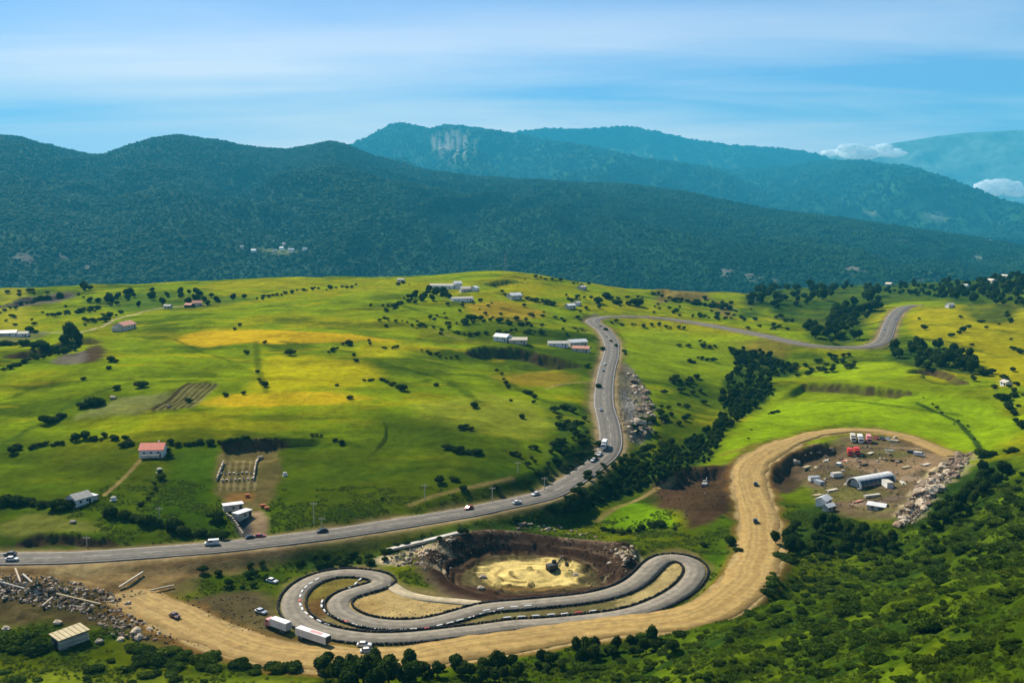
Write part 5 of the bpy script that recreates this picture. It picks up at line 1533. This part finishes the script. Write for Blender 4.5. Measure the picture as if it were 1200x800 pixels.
for px, py, to, L, w, h, r_, wm, rm, lab in [
    (518,338,(530,339),26,8,3.4,1.6,WHITE,OFFW,'long low white building behind the dark trees of the far village'),
    (536,338,(545,337),8,8,6.0,2.0,WHITE,WHITE,'tall white house at the middle of the far village'),
    (545,342,(555,341),11,8,3.6,2.0,OFFW,CREAM,'cream-roofed house below the tall white one in the far village'),
    (556,341,(566,340),9,7,3.6,1.8,WHITE,WHITE,'white house at the east end of the far village'),
    (541,353,(560,353),22,7,3.0,1.3,WHITE,OFFW,'long white shed standing alone below the far village'),
    (603,350,(614,350),13,9,3.8,2.2,OFFW,WHITE,'white-roofed farmhouse on the knoll by the far hedge'),
    (668,361,(676,360),9,7,3.0,1.4,OFFW,WHITE,'small pale house near the first bend of the highway'),
    (676,358,(684,356),8,6,3.0,1.4,WHITE,OFFW,'small white house just behind the pale one near the first bend'),
    (589,399,(600,401),12,8,3.4,2.0,WHITE,WHITE,'white house with white roof in the fold below the knoll'),
    (607,402,(620,404),14,8,3.0,1.6,CREAM,CREAM,'cream house next to the white one in the fold'),
    (654,406,(668,408),16,7,3.0,1.4,WHITE,OFFW,'long white house west of the highway straight'),
    (676,405,(690,405),15,8,3.4,1.8,OFFW,WHITE,'pale house with a white roof near the highway straight'),
    (681,412,(694,414),13,7,3.0,1.4,CREAM,PINKR,'low house with pinkish roof nearest the highway straight'),
    (682,339,(690,339),9,7,3.0,1.4,OFFW,OFFW,'tiny pale house on the far knoll'),
    (1113,360,(1120,359),8,6,3,1.6,WHITE,OFFW,'white hut on the crest of the bright hill field'),
    (1179,452,(1190,452),6,5,2.6,1.2,WHITE,OFFW,'white hut at the hedge east of the bright field'),
    (470,330,(480,330),8,6,2.6,1.2,OFFW,OFFW,'tiny white hut on the skyline west of the far village')]:
    house_at(px, py, to, 'house', lab, 'house', L, w, h, r_, wm, rm, GV)
# village on the wooded hill and huts in the valley below it
def hill_pt(X, Y, Z, TT, pxx, pyy):
    pa, pb = to_px(X, Y, Z); d = np.where(TT <= 1, (pa - pxx) ** 2 + (pb - pyy) ** 2, 1e9)
    i = np.unravel_index(np.argmin(d), d.shape); return float(X[i]), float(Y[i]), float(Z[i])
for k, (pxx, pyy, L, m, lab) in enumerate([(297,296,22,WHITE,'first white house of the village on the wooded hill, tilted roof'),(283,292,16,OFFW,'dull pale hut at the west end of the hill village'),(322,296,16,OFFW,'pale house in the middle of the hill village'),(331,294,18,WHITE,'tallest white house of the hill village'),
        (343,296,26,WHITE,'long white building of the hill village'),(358,295,18,WHITE,'white house at the east end of the hill village'),(334,289,13,OFFW,'small pale house above the others of the hill village')]):
    x, y, z = hill_pt(X1, Y1, Z1, T1, pxx, pyy)
    make_house('house', lab, 'house', (x, y - 6, z + 4),   .3 * (k % 3) - .2, L * .8, 11, 7, 4, m, m, 'houses of the hill village', 2)
for k, (pxx, pyy, L, lab) in enumerate([(836,342,9,'pale hut in the valley wood'),(887,352,11,'white hut below the brown ridge'),(930,334,10,'white hut among the valley trees'),(1042,335,10,'pale hut beside the valley clearing'),(1130,337,12,'white hut below the terraced far slope'),(1162,331,14,'white house on the terraced far slope'),(1178,326,14,'pale house higher on the terraced far slope'),(1194,321,16,'pale house topmost on the terraced far slope')]):
    house_at(pxx, pyy, (pxx + 8, pyy), 'house', lab, 'house', L, 8, 3.4, 2, (WHITE, OFFW)[k % 2], (OFFW, CREAM)[k % 2], 'huts of the far valley')
# farmyard
house_at(273, 597, (285, 595.5), 'shed', 'white flat-roofed shed at the top of the walled farmyard', 'shed', 7.5, 3.4, 2.4, 1, OFFW, WHITE, flat=True, windows=1)
house_at(284, 606, (294, 602), 'shed', 'white flat-roofed shed across the farmyard drive', 'shed', 7.0, 3.2, 2.4, 1, OFFW, WHITE, flat=True, windows=1)
def box_thing(name, label, cat, px, py, d, m, lid=None, group=None, to=None):
    x, y, z = gp(px, py); o = thing(name, label, cat, (x, y, z), heading((px, py), to) if to else .3, group)
    MB().box((0, 0, d[2] / 2), d).build('body', m, o, .05)
    MB().box((0, 0, d[2] + .06), (d[0] + .12, d[1] + .12, .12)).build('lid', lid or m, o)
    return o
for k, (px, py, lab) in enumerate([(308,594,'stack of orange bricks at the east wall of the farmyard'),(313,597,'smaller stack of bricks beside the orange one'),(290,582,'orange crate on the lawn above the farmyard')]):
    box_thing('brick_stack' if k < 2 else 'crate', lab, 'bricks' if k < 2 else 'crate', px, py, (1.8, 1.3, 1.1), plain('orange_brick' + str(k), (.45, .13, .05), .9, .2, .3), None, None)
for r_ in range(2):
    for i in range(8):
        box_thing('box', 'small pale box in the %s row inside the walled garden' % ('upper' if r_ == 0 else 'lower'), 'box', 259 + i * 5 + r_ * 1.5, 556 + r_ * 7.5 - i * .25, (.8, .7, .7), (OFFW, CREAM, DARKW)[(i + r_) % 3], (CREAM, DARKW, CONC)[(i + 2 * r_) % 3], 'boxes of the walled garden')
def make_wall(px, h, w, m, label):
    L = world_line(px, H2, 1.6)
    p0 = L[0]; z0_ = float(sample(H2, p0[0], p0[1]))
    o = thing('garden_wall', label, 'wall', (p0[0], p0[1], z0_))
    L = L - p0
    for i in range(len(L) - 1):
        a, b = L[i], L[i + 1]; mid = (a + b) / 2; ln = float(np.hypot(*(b - a))); an = math.atan2(b[1] - a[1], b[0] - a[0])
        zz = float(sample(H2, p0[0] + mid[0], p0[1] + mid[1])) - z0_
        hh = h * random.uniform(.8, 1.2)
        MB().box((mid[0], mid[1], zz + hh / 2 - .3), (ln * .97, w * random.uniform(.85, 1.1), hh + .6), an).build('stone_block', m, o)
make_wall([(254,563),(258,553),(262,543)], 1.4, .6, STONEW, 'pale stone wall on the west side of the garden')
make_wall([(297,563),(299,550),(303,538),(308,536)], 1.4, .6, STONEW, 'pale stone wall on the east side of the garden')
make_wall([(265,604),(276,614),(285,628)], 1.3, .5, STONEW, 'pale stone wall along the farmyard drive')
def tank(px, py, r_, h, label, group='white tanks'):
    x, y, z = gp(px, py); o = thing('water_tank', label, 'tank', (x, y, z), 0, group)
    MB().tube((0, 0, -.1), (0, 0, h), r_, n=16).build('body', WHITE, o)
    MB().tube((0, 0, h), (0, 0, h + .3), r_ * .96, r_ * .3, n=16).build('lid', OFFW, o)
    MB().box((0, 0, .02), (r_ * 2.4, r_ * 2.4, .2)).build('base', CONC, o)
tank(187, 553, 1.1, 1.7, 'white water tank below the red-roofed house')
tank(133, 586, 1.0, 1.4, 'white water tank east of the small white house')
tank(334, 557, .9, 1.4, 'white water tank alone east of the walled garden')
# the lone shed by the rubble
x, y, z = gp(82, 752)
o = thing('shed', 'weathered tan-roofed shed alone beside the rubble field', 'shed', (x, y, z), heading((82, 752), (104, 742)))
MB().box((0, 0, 1.1), (8.2, 6.2, 3.2)).build('wall', CONC, o)
MB().prism([(-4.6, 2.72), (-4.6, 2.92), (4.6, 3.62), (4.6, 3.42)], -3.6, 3.6).build('roof', TANR, o)
for i in range(6): MB().box((-3.6 + i * 1.45, 0, 3.06 + i * .11), (.12, 7.1, .22)).build('roof_batten', TANR, o)
for zz in (.7, 1.9): MB().box((0, -3.3, zz), (8.6, .35, .55)).build('wall_slab', OFFW, o)
MB().box((-4.13, -.4, 1.0), (.08, 2.6, 2.1)).build('door', DARKW, o)
MB().box((-4.13, 2.0, 1.5), (.08, 1.2, 1.0)).build('window', GLASS, o)

# ---- the yard
x, y, z = gp(1021, 566)
rz = heading((1000, 567), (1046, 557))
o = thing('storage_tunnel', 'long round-topped storage tunnel with white ends mid-yard', 'tunnel', (x, y, z), rz)
R_, HL = 4.3, 11.0
def arch(r_, a0, a1, x0_, x1_, n=10, th=.14):
    m_ = MB()
    for i in range(n + 1):
        a = a0 + (a1 - a0) * i / n
        for rr2 in (r_, r_ - th):
            for xx in (x0_, x1_): m_.v.append((xx, math.cos(a) * rr2, math.sin(a) * rr2 * .95 - .05))
    for i in range(n):
        b = i * 4; c = b + 4
        m_.f += [(b, c, c + 1, b + 1), (b + 2, b + 3, c + 3, c + 2), (b, b + 2, c + 2, c), (b + 1, c + 1, c + 3, b + 3)]
    return m_
arch(R_, 0, math.radians(48), -HL, HL).build('cover', CARP['dark'], o)
arch(R_, math.radians(132), math.pi, -HL, HL).build('cover', CARP['dark'], o)
arch(R_ + .02, math.radians(48), math.radians(132), -HL, HL).build('sky_sheen_sheet', WHITE, o)  # white strip stands in for sky light reflected off the top
for s in (-1, 1):
    arch(R_ + .12, 0, math.pi, s * HL - .5, s * HL + .5, 14, .5).build('end_frame', WHITE, o)
    MB().box((s * (HL - .3), 0, 1.4), (.1, 4.6, 3.0)).build('end_wall', GREYM, o)
for i in range(1, 8): arch(R_ + .05, 0, math.pi, -HL + i * HL * 2 / 8 - .06, -HL + i * HL * 2 / 8 + .06, 14, .1).build('hoop', GREYM, o)
box_thing('container', 'white container at the foot of the storage tunnel', 'container', 1040, 570, (6, 3, 2.6), WHITE, OFFW, to=(1050, 574))
box_thing('container', 'low white container in front of the storage tunnel end', 'container', 980, 558, (5, 2.4, 1.8), WHITE, OFFW, to=(990, 556))
box_thing('container', 'off-white container west of the storage tunnel', 'container', 983, 546, (3, 2, 1.6), OFFW, WHITE, to=(990, 542))
box_thing('container', 'grey-green container at the west side of the yard', 'container', 954, 563, (5, 2.6, 2.0), WHITE, GREYM, to=(962, 562))
box_thing('container', 'grey container with a dark lid beside the grey-green one', 'container', 960, 567, (4.5, 2.6, 1.6), GREYM, GREYM, to=(968, 570))
box_thing('skip', 'tan skip at the end of the line of parked cars', 'skip', 1048, 518, (4.2, 2.4, 1.2), CREAM, TANR, to=(1056, 518))
house_at(965, 592, (972, 588), 'hut', 'white hut at the lower west corner of the yard', 'hut', 6, 4.5, 3, 1.2, WHITE, WHITE)
house_at(971, 598, (978, 595), 'hut', 'smaller white hut just below the other at the yard corner', 'hut', 4.5, 3, 2.2, .8, OFFW, WHITE)
house_at(1028, 597, (1040, 593), 'hut', 'white open-topped hut on the rubble below the tunnel', 'hut', 7, 4.5, 2.2, .8, OFFW, WHITE)
box_thing('crate', 'long pale crate on the rubble above the white hut', 'crate', 1022, 582, (8, 1.6, 1.0), CREAM, OFFW, to=(1034, 579))

def stack(px, py, to, n_, ln, m, label):
    x, y, z = gp(px, py); o = thing('timber_stack', label, 'timber', (x, y, z), heading((px, py), to), 'timber and pipes in the yard')
    for k in range(n_):
        MB().box((random.uniform(-.3, .3), (k % 4) * .5 - .75, .2 + (k // 4) * .36), (ln * random.uniform(.85, 1), .42, .3), random.uniform(-.05, .05)).build('plank', m, o)
stack(945, 548, (955, 545), 8, 6, TANR, 'stack of tan planks at the west side of the yard')
stack(975, 575, (988, 571), 8, 7, CREAM, 'stack of cream planks below the storage tunnel')
stack(1062, 548, (1074, 545), 8, 6, TANR, 'stack of tan planks east of the storage tunnel')
stack(1012, 545, (1022, 543), 6, 5, DARKW, 'low stack of dark timber behind the storage tunnel')
stack(1085, 545, (1096, 540), 8, 6, CREAM, 'stack of cream planks at the rubble bank')
stack(1005, 588, (1016, 584), 6, 6, PINKR, 'stack of reddish planks below the storage tunnel')
for k, (px, py, n_, ln, m, lab) in enumerate([(968,540,6,5,OFFW,'stack of pale boards west of the red lorries'),(990,540,4,4,PINKR,'low stack of reddish boards below the red lorries'),(1050,540,6,6,DARKW,'stack of dark timber north-east of the tunnel'),(1058,566,6,6,OFFW,'stack of pale boards by the tunnel east end'),
        (1010,572,5,7,GREYM,'stack of grey pipes in front of the tunnel'),(958,580,4,5,TANR,'low stack of tan boards near the white huts'),(1042,528,4,5,GREYM,'stack of grey pipes below the parked cars'),(1072,590,6,5,TANR,'stack of tan boards low on the rubble bank'),(1020,531,4,5,CREAM,'low stack of cream boards east of the red lorries')]):
    stack(px, py, (px + 10, py - 5 + 3 * (k % 4)), n_, ln, m, lab)
# ---- poles
def pole(px, py, hpx, label, arm=True, m=WOODP):
    x, y, z = gp(px, py); d = math.sqrt(x * x + y * y); h = hpx / FPX * d
    o = thing('utility_pole', label, 'pole', (x, y, z), 0, 'poles along the highway')
    MB().tube((0, 0, -.5), (0, 0, h), .20, .13, 8).build('pole', m, o)
    if arm:
        c = MB().box((0, 0, h - .7), (2.6, .16, .18)).build('crossarm', m, o)
        for s in (-1, 0, 1): MB().tube((s * 1.1, 0, h - .6), (s * 1.1, 0, h - .25), .09, .07, 6).build('insulator', WHITE, c)
for a_ in [(368,614,27,'tall pole of the pair beside the highway'),(377,617,12,'short pole of the pair beside the highway'),(498,586,20,'pole standing where the meadow track meets the highway'),(577,589,20,'pole on the grass verge between the red and white cars'),
           (638,574,16,'pole on the verge near the tight bend'),(607,554,14,'pole on the meadow above the tight bend'),(187,608,14,'pale pole on the meadow by the long hedge'),(102,640,12,'pole on the verge beside the brown bank')]:
    pole(*a_, m=OFFW)
x, y, z = gp(592, 321)
o = thing('pylon', 'thin lattice pylon on the far knoll against the forest', 'pylon', (x, y, z))
for s in (-1, 1):
    for t in (-1, 1): MB().tube((s * 1.8, t * 1.8, -1), (s * .3, t * .3, 24), .16, .10, 5).build('leg', GREYM, o)
for zz, w in ((17, 7.5), (21, 5.5)): MB().box((0, 0, zz), (w, .3, .3)).build('crossarm', GREYM, o)
for k in range(6):
    f0, f1 = 1 - k / 7.2, 1 - (k + 1) / 7.2
    MB().tube((-1.8 * f0, -1.8 * f0, k * 3.4), (1.8 * f1, -1.8 * f1, k * 3.4 + 3.4), .08, .08, 4).build('brace', GREYM, o)
# concrete edge beam west of the pit, long beams lying in the rubble field
def beam(a, b, w, h, m, label, name='beam', lift=0.0):
    p, q = gp(*a), gp(*b); v = Vector(q) - Vector(p); ln = v.length
    o = thing(name, label, name.replace('_', ' '), ((p[0] + q[0]) / 2, (p[1] + q[1]) / 2, (p[2] + q[2]) / 2 + lift), math.atan2(v.y, v.x), None)
    o.rotation_euler = (0, -math.asin(max(-1, min(1, v.z / ln))), math.atan2(v.y, v.x))
    MB().box((0, 0, h / 2), (ln, w, h)).build('body', m, o, .05)
    for s in (-1, 1): MB().box((s * ln * .3, 0, .0), (.5, w * 1.3, .3)).build('foot', m, o)
beam((448,648), (543,625), 2.2, .9, OFFW, 'long white concrete beam above the heaps west of the pit', 'concrete_beam', .3)
for k, (a, b, m, lab) in enumerate([((27,675),(45,691),OFFW,'pale beam lying in the rubble, upper one'),((0,684),(44,696),CONC,'long grey beam lying across the dark rubble'),((18,668),(24,684),STONEW,'short pale beam propped in the rubble'),
        ((66,698),(118,710),TANR,'long tan pole lying between rubble and grass'),((140,690),(168,672),CREAM,'thin tan pole lying by the dirt road end'),((176,694),(204,688),STONEW,'pale beam at the head of the dirt road'),((50,712),(62,702),STONEW,'short pale beam among the white stones')]):
    beam(a, b, .55, .5, m, lab, 'beam', .5)

# ---- kerb blocks and tyre walls of the kart track
L_ = [world_line(q, H2, .4) for q in ([(374,678),(359,688),(352,699),(353,712),(362,722),(378,730),(398,735.5)], [(378,704),(377,711),(385,720),(402,728),(425,735),(450,738.5),(475,738.5),(500,736.5),(525,731.5),(550,724.5),(575,718),(600,714.5)], [(424,678),(412,688),(398,693)], [(566,716.5),(600,712),(640,709.5)], [(590,724.5),(640,721.5),(690,717),(720,713)])]
kb_me = [MB().box((0, 0, .12), (2.5, .6, .42), 0, .92), MB().box((0, 0, .12), (2.5, .6, .42), 0, .92)]
kb0 = kb_me[0].build('kerb_block', WHITE, ktrack, .06); kb1 = kb_me[1].build('kerb_block', REDP, ktrack, .06)
first = [True, True]
for li, ln in enumerate(L_):
    gap = 3.9 if li < 3 else 4.6
    s = np.concatenate([[0], np.cumsum(np.linalg.norm(np.diff(ln, axis=0), axis=1))])
    for k in range(int(s[-1] / gap)):
        i = int(np.searchsorted(s, k * gap + 1)); i = min(i, len(ln) - 2)
        t = ln[i + 1] - ln[i]
        w_ = 1 if (k % 7 == 5 or li == 5) else 0
        src = (kb0, kb1)[w_]
        c = src if first[w_] else src.copy()
        if not first[w_]: C.objects.link(c)
        first[w_] = False
        c.location = (ln[i, 0], ln[i, 1], float(sample(H2, ln[i, 0], ln[i, 1])) + random.uniform(.15, .3)); c.rotation_euler = (0, 0, math.atan2(t[1], t[0]) + random.uniform(-.12, .12))
def tyre_wall(off, label, skip=None):
    nrm, _ = strip_frame(kt, True)
    L = kt + nrm * off
    s = np.concatenate([[0], np.cumsum(np.linalg.norm(np.diff(np.vstack([L, L[:1]]), axis=0), axis=1))])
    q = np.arange(0, s[-1], .62)
    x = np.interp(q, s, np.append(L[:, 0], L[0, 0])); y = np.interp(q, s, np.append(L[:, 1], L[0, 1]))
    d = np.min(np.hypot(x[:, None] - kt[None, ::3, 0], y[:, None] - kt[None, ::3, 1]), axis=1)
    ok = (d > abs(off) - .5) & (fbm(q / 30, q * 0 + off, 2, 55) > -.62)
    x, y = x[ok], y[ok]; z = sample(H2, x, y)
    V, F = [], []
    a = np.arange(7) / 7 * 2 * math.pi
    for i in range(len(x)):
        b = len(V); jx, jy = random.gauss(0, .07), random.gauss(0, .07); h = random.choice((.55, .7, .7, .85))
        for r_, zz in ((.30, -.1), (.34, h * .5), (.30, h)):
            for c_ in a: V.append((x[i] + jx + math.cos(c_) * r_, y[i] + jy + math.sin(c_) * r_, z[i] + zz))
        for k in range(2):
            for j in range(7): F.append((b + k * 7 + j, b + k * 7 + (j + 1) % 7, b + k * 7 + 7 + (j + 1) % 7, b + k * 7 + 7 + j))
        F.append(tuple(range(b + 14, b + 21)))
    o = thing('tyre_wall', label, 'tyre wall', (float(x[0]), float(y[0]), float(z[0])))
    me = bpy.data.meshes.new('tyre_stacks'); me.from_pydata([(v[0] - x[0], v[1] - y[0], v[2] - z[0]) for v in V], [], F); me.materials.append(RUBBER)
    c = bpy.data.objects.new('tyre_stacks', me); C.objects.link(c); c.parent = o; c['kind'] = 'stuff'
area2 = 0.5 * np.sum(kt[:, 0] * np.roll(kt[:, 1], -1) - np.roll(kt[:, 0], -1) * kt[:, 1])
sg = 1.0 if area2 > 0 else -1.0
tyre_wall(-4.4 * sg, 'black tyre wall round the outer edge of the kart track')
tyre_wall(4.4 * sg, 'black tyre wall round the inner edge of the kart track')

# ---- boulders and rubble
ROCK = []
for i in range(8):
    v, f = ico(2, 500 + i, .8, 1.5, .7)
    me = bpy.data.meshes.new('boulder'); me.from_pydata(v.tolist(), [], f.tolist())
    me.materials.append(STONEW if i % 2 == 0 else STONEM); ROCK.append(me)
CLOD = []
M_CLOD = plain('earth_clod', (.085, .055, .032), .95, .1, .4)
for i in range(4):
    me = ROCK[i].copy(); me.name = 'clod'; me.materials.clear(); me.materials.append(M_CLOD); CLOD.append(me)
nrock = [0]
def rocks(poly, count, smin, smax, label, group, clump=None):
    P_ = np.array(poly, float); got = 0
    while got < count:
        x = rng.uniform(P_[:, 0].min(), P_[:, 0].max(), 400); y = rng.uniform(P_[:, 1].min(), P_[:, 1].max(), 400)
        ok = in_poly(poly, x, y)
        x, y = x[ok][:count - got], y[ok][:count - got]
        wx, wy, wz = hit(x, y, H2)
        for i in range(len(wx)):
            d = math.hypot(wx[i], wy[i]); r_ = random.uniform(smin, smax) * (1.0 if random.random() < .85 else 1.5) * .5 / FPX * d
            o = bpy.data.objects.new('boulder', ROCK[nrock[0] % 8]); C.objects.link(o); nrock[0] += 1
            o.location = (wx[i], wy[i], wz[i] + r_ * .25); o.rotation_euler = (random.uniform(-.4, .4), random.uniform(-.4, .4), random.uniform(0, 6.28))
            o.scale = (r_ * random.uniform(.8, 1.5), r_, r_ * random.uniform(.7, 1.1))
            tag(o, ('large ' if r_ * 2 * FPX / d > smin + .62 * (smax - smin) else 'smaller ') + label, 'boulder', group)
        got += len(wx)
TIP = [(735,435),(752,445),(764,470),(766,500),(752,516),(738,520),(734,505),(744,480),(740,460)]
rocks(TIP, 52, 3, 7, 'pale boulder tipped down the bank east of the highway', 'boulders of the rock tip')
rocks([(760,470),(800,475),(790,500),(770,500)], 7, 3, 5, 'white boulder lying out on the grass below the rock tip', 'boulders of the rock tip')
YB = [(1056,598),(1080,568),(1112,540),(1142,528),(1128,552),(1098,576),(1070,614),(1050,618)]
rocks(YB, 84, 4, 10, 'broken pale slab heaped on the rubble bank of the yard', 'slabs of the yard bank')
rocks([(940,530),(1050,512),(1060,560),(960,575)], 48, 2.5, 5, 'loose stone lying on the bare yard floor', 'stones on the yard floor')
PR = [(452,655),(470,644),(500,640),(530,628),(540,634),(516,650),(524,664),(500,668),(470,662)]
rocks([(446,655),(470,644),(500,638),(530,627),(536,631),(510,644),(494,662),(470,664)], 24, 2.5, 5.5, 'cream boulder in the heaps west of the pit', 'boulders round the pit')
rocks([(560,619),(620,612),(690,622),(720,634),(690,630),(620,620)], 26, 2.5, 5, 'reddish stone along the far rim of the pit', 'boulders round the pit')
rocks([(710,640),(738,636),(750,650),(735,670),(712,664)], 22, 3, 6, 'cream boulder in the heaps east of the pit', 'boulders round the pit')
LR = [(0,672),(60,676),(120,690),(150,705),(170,730),(130,745),(100,720),(60,712),(20,705),(0,700)]
rocks(LR, 60, 2.5, 6, 'pale stone strewn over the rubble field', 'stones of the rubble field')
rocks([(130,732),(190,738),(180,756),(140,752)], 12, 4, 8, 'white stone strewn on the dark earth below the dirt road end', 'stones of the rubble field')
def one_rock(px, py, size, label, i=0):
    x, y, z = gp(px, py); r_ = size * .5 / FPX * math.hypot(x, y)
    o = bpy.data.objects.new('boulder', ROCK[i]); C.objects.link(o); o.location = (x, y, z + r_ * .3); o.scale = (r_, r_ * .8, r_ * .8)
    tag(o, label, 'boulder')
one_rock(748, 498, 17, 'largest chalk-white boulder at the foot of the rock tip', 0)
one_rock(752, 507, 11, 'second largest white boulder just below the chalk-white one', 2)
one_rock(67, 731, 10, 'white boulder just above the lone shed', 4)
one_rock(116, 752, 9, 'white boulder east of the lone shed', 6)
one_rock(932, 543, 10, 'yellowish mound-like boulder at the yard bend', 0)
one_rock(8, 737, 9, 'flat greenish boulder on the grass west of the lone shed', 2)
one_rock(566, 677, 9, 'white boulder on the pit floor west of the sand', 0)
one_rock(563, 690, 9, 'white boulder on the near side of the pit', 4)
one_rock(675, 674, 8, 'white boulder on the pit floor east of the sand', 2)
one_rock(132, 467, 7, 'white boulder beside the slope hedge', 4)
one_rock(198, 477, 6, 'grey boulder at the foot of the vegetable strips', 1)
one_rock(85, 612, 7, 'pale boulder below the small white house', 6)
# fine rubble: nobody could count it
sp_p, sp_s, sp_k = [], [], []
for poly, cnt, s0, s1 in [(TIP, 500, .25, .8), (YB, 900, .2, .8), (PR, 260, .15, .5), (LR, 700, .2, .7), ([(540,622),(620,612),(700,624),(750,645),(735,675),(690,690),(680,640),(620,628),(550,650),(520,680),(500,680),(520,640)], 600, .15, .5),
                          ([(935,530),(1060,510),(1100,530),(1040,605),(960,590)], 701, .12, .5), ([(722,430),(738,440),(744,500),(728,512)], 400, .15, .5), ([(764,572),(812,549),(860,548),(855,590),(800,612)], 300, .15, .5),
                          ([(120,690),(300,700),(330,760),(180,755)], 500, .12, .45), ([(330,700),(345,678),(470,684),(600,698),(745,676),(800,644),(830,660),(780,712),(600,742),(400,754)], 500, .1, .3)]:
    P_ = np.array(poly, float)
    x = rng.uniform(P_[:, 0].min(), P_[:, 0].max(), cnt * 4); y = rng.uniform(P_[:, 1].min(), P_[:, 1].max(), cnt * 4)
    ok = np.where(in_poly(poly, x, y))[0][:cnt]
    wx, wy, wz = hit(x[ok], y[ok], H2)
    dk = np.min(np.hypot(wx[:, None] - kt[None, ::4, 0], wy[:, None] - kt[None, ::4, 1]), axis=1); k_ = dk > 4.6
    sp_p.append(np.stack([wx, wy, wz], 1)[k_]); sp_k.append(np.where(rng.random(k_.sum()) < (.85 if any(poly is q_ for q_ in (TIP, YB, PR, LR)) else .3 if cnt == 701 else .04), rng.integers(0, 8, k_.sum()), rng.integers(8, 12, k_.sum()))); sp_s.append(rng.uniform(s0, s1, k_.sum()) ** 1.3)
sp_p = np.concatenate(sp_p); sp_s = np.concatenate(sp_s)
gn_scatter('rubble', sp_p, np.stack([sp_s * 1.3, sp_s, sp_s], 1), rng.uniform(0, 6.28, (len(sp_s), 3)), [proto_obj(m_) for m_ in ROCK + CLOD], 'stuff', np.concatenate(sp_k))

# ---- two small clouds hanging before the farthest mountain
def cloud(px0, px1, py, thick, dist, seed, label):
    r = np.random.default_rng(seed); Vs, Fs, off = [], [], 0
    c0 = ray((px0 + px1) / 2, py); k = dist / math.hypot(c0[0], c0[1]); W_ = (px1 - px0) / FPX * dist
    H_c = thick / FPX * dist
    for i in range(46):
        u = r.uniform(-1, 1); e = (1 - u * u) ** .5
        rad = H_c * r.uniform(.22, .5) * (.35 + .65 * e)
        v, f = ico(3, seed * 50 + i, .45, 1.5)
        v = v * rad * np.array([1.9, 1.5, .85]) + np.array([u * W_ / 2, r.normal(0, H_c * .5), r.uniform(-.25, .55) * H_c * e])
        Vs.append(v); Fs.append(f + off); off += len(v)
    o = mesh_np('cloud', np.concatenate(Vs), np.concatenate(Fs), M_CLOUD, None, True)
    o.location = (c0[0] * k, c0[1] * k, CAM_H + c0[2] * k); tag(o, label, 'cloud', None)
    m_ = o.modifiers.new('join', 'REMESH'); m_.mode = 'VOXEL'; m_.voxel_size = 22.0; m_.use_smooth_shade = True; m2_ = o.modifiers.new('soften', 'SMOOTH'); m2_.iterations = 10; m2_.factor = .6
M_CLOUD = plain('cloud', (.99, .99, .99), 1.0, 0.0)
cb_ = M_CLOUD.node_tree.nodes['Principled BSDF']
ct_ = NT(M_CLOUD.node_tree); lw_ = ct_.new('ShaderNodeLayerWeight'); lw_.inputs[0].default_value = .5
cg_ = ct_.new('ShaderNodeNewGeometry'); cn_ = ct_.noise(cg_.outputs['Position'], .02, 4, .6)
ct_.link(ct_.math('MULTIPLY', ct_.maprange(lw_.outputs['Facing'], .6, 1.0, 1.0, 0.1), ct_.maprange(cn_, .35, .55, .75, 1.0)), cb_.inputs['Alpha'])
cb_.inputs['Subsurface Weight'].default_value = 1.0
cb_.inputs['Subsurface Radius'].default_value = (1, 1, 1)
cb_.inputs['Subsurface Scale'].default_value = 1500.0
cloud(972, 1058, 180, 13, 20900, 5, 'flat white cloud lying along the far blue ridge')
cloud(1144, 1192, 223, 14, 20600, 6, 'small bright white cloud low over the end of the blue mountain')
print('things', round(time.time() - T0, 1))
print('done', round(time.time() - T0, 1), 'objects', len(bpy.data.objects))
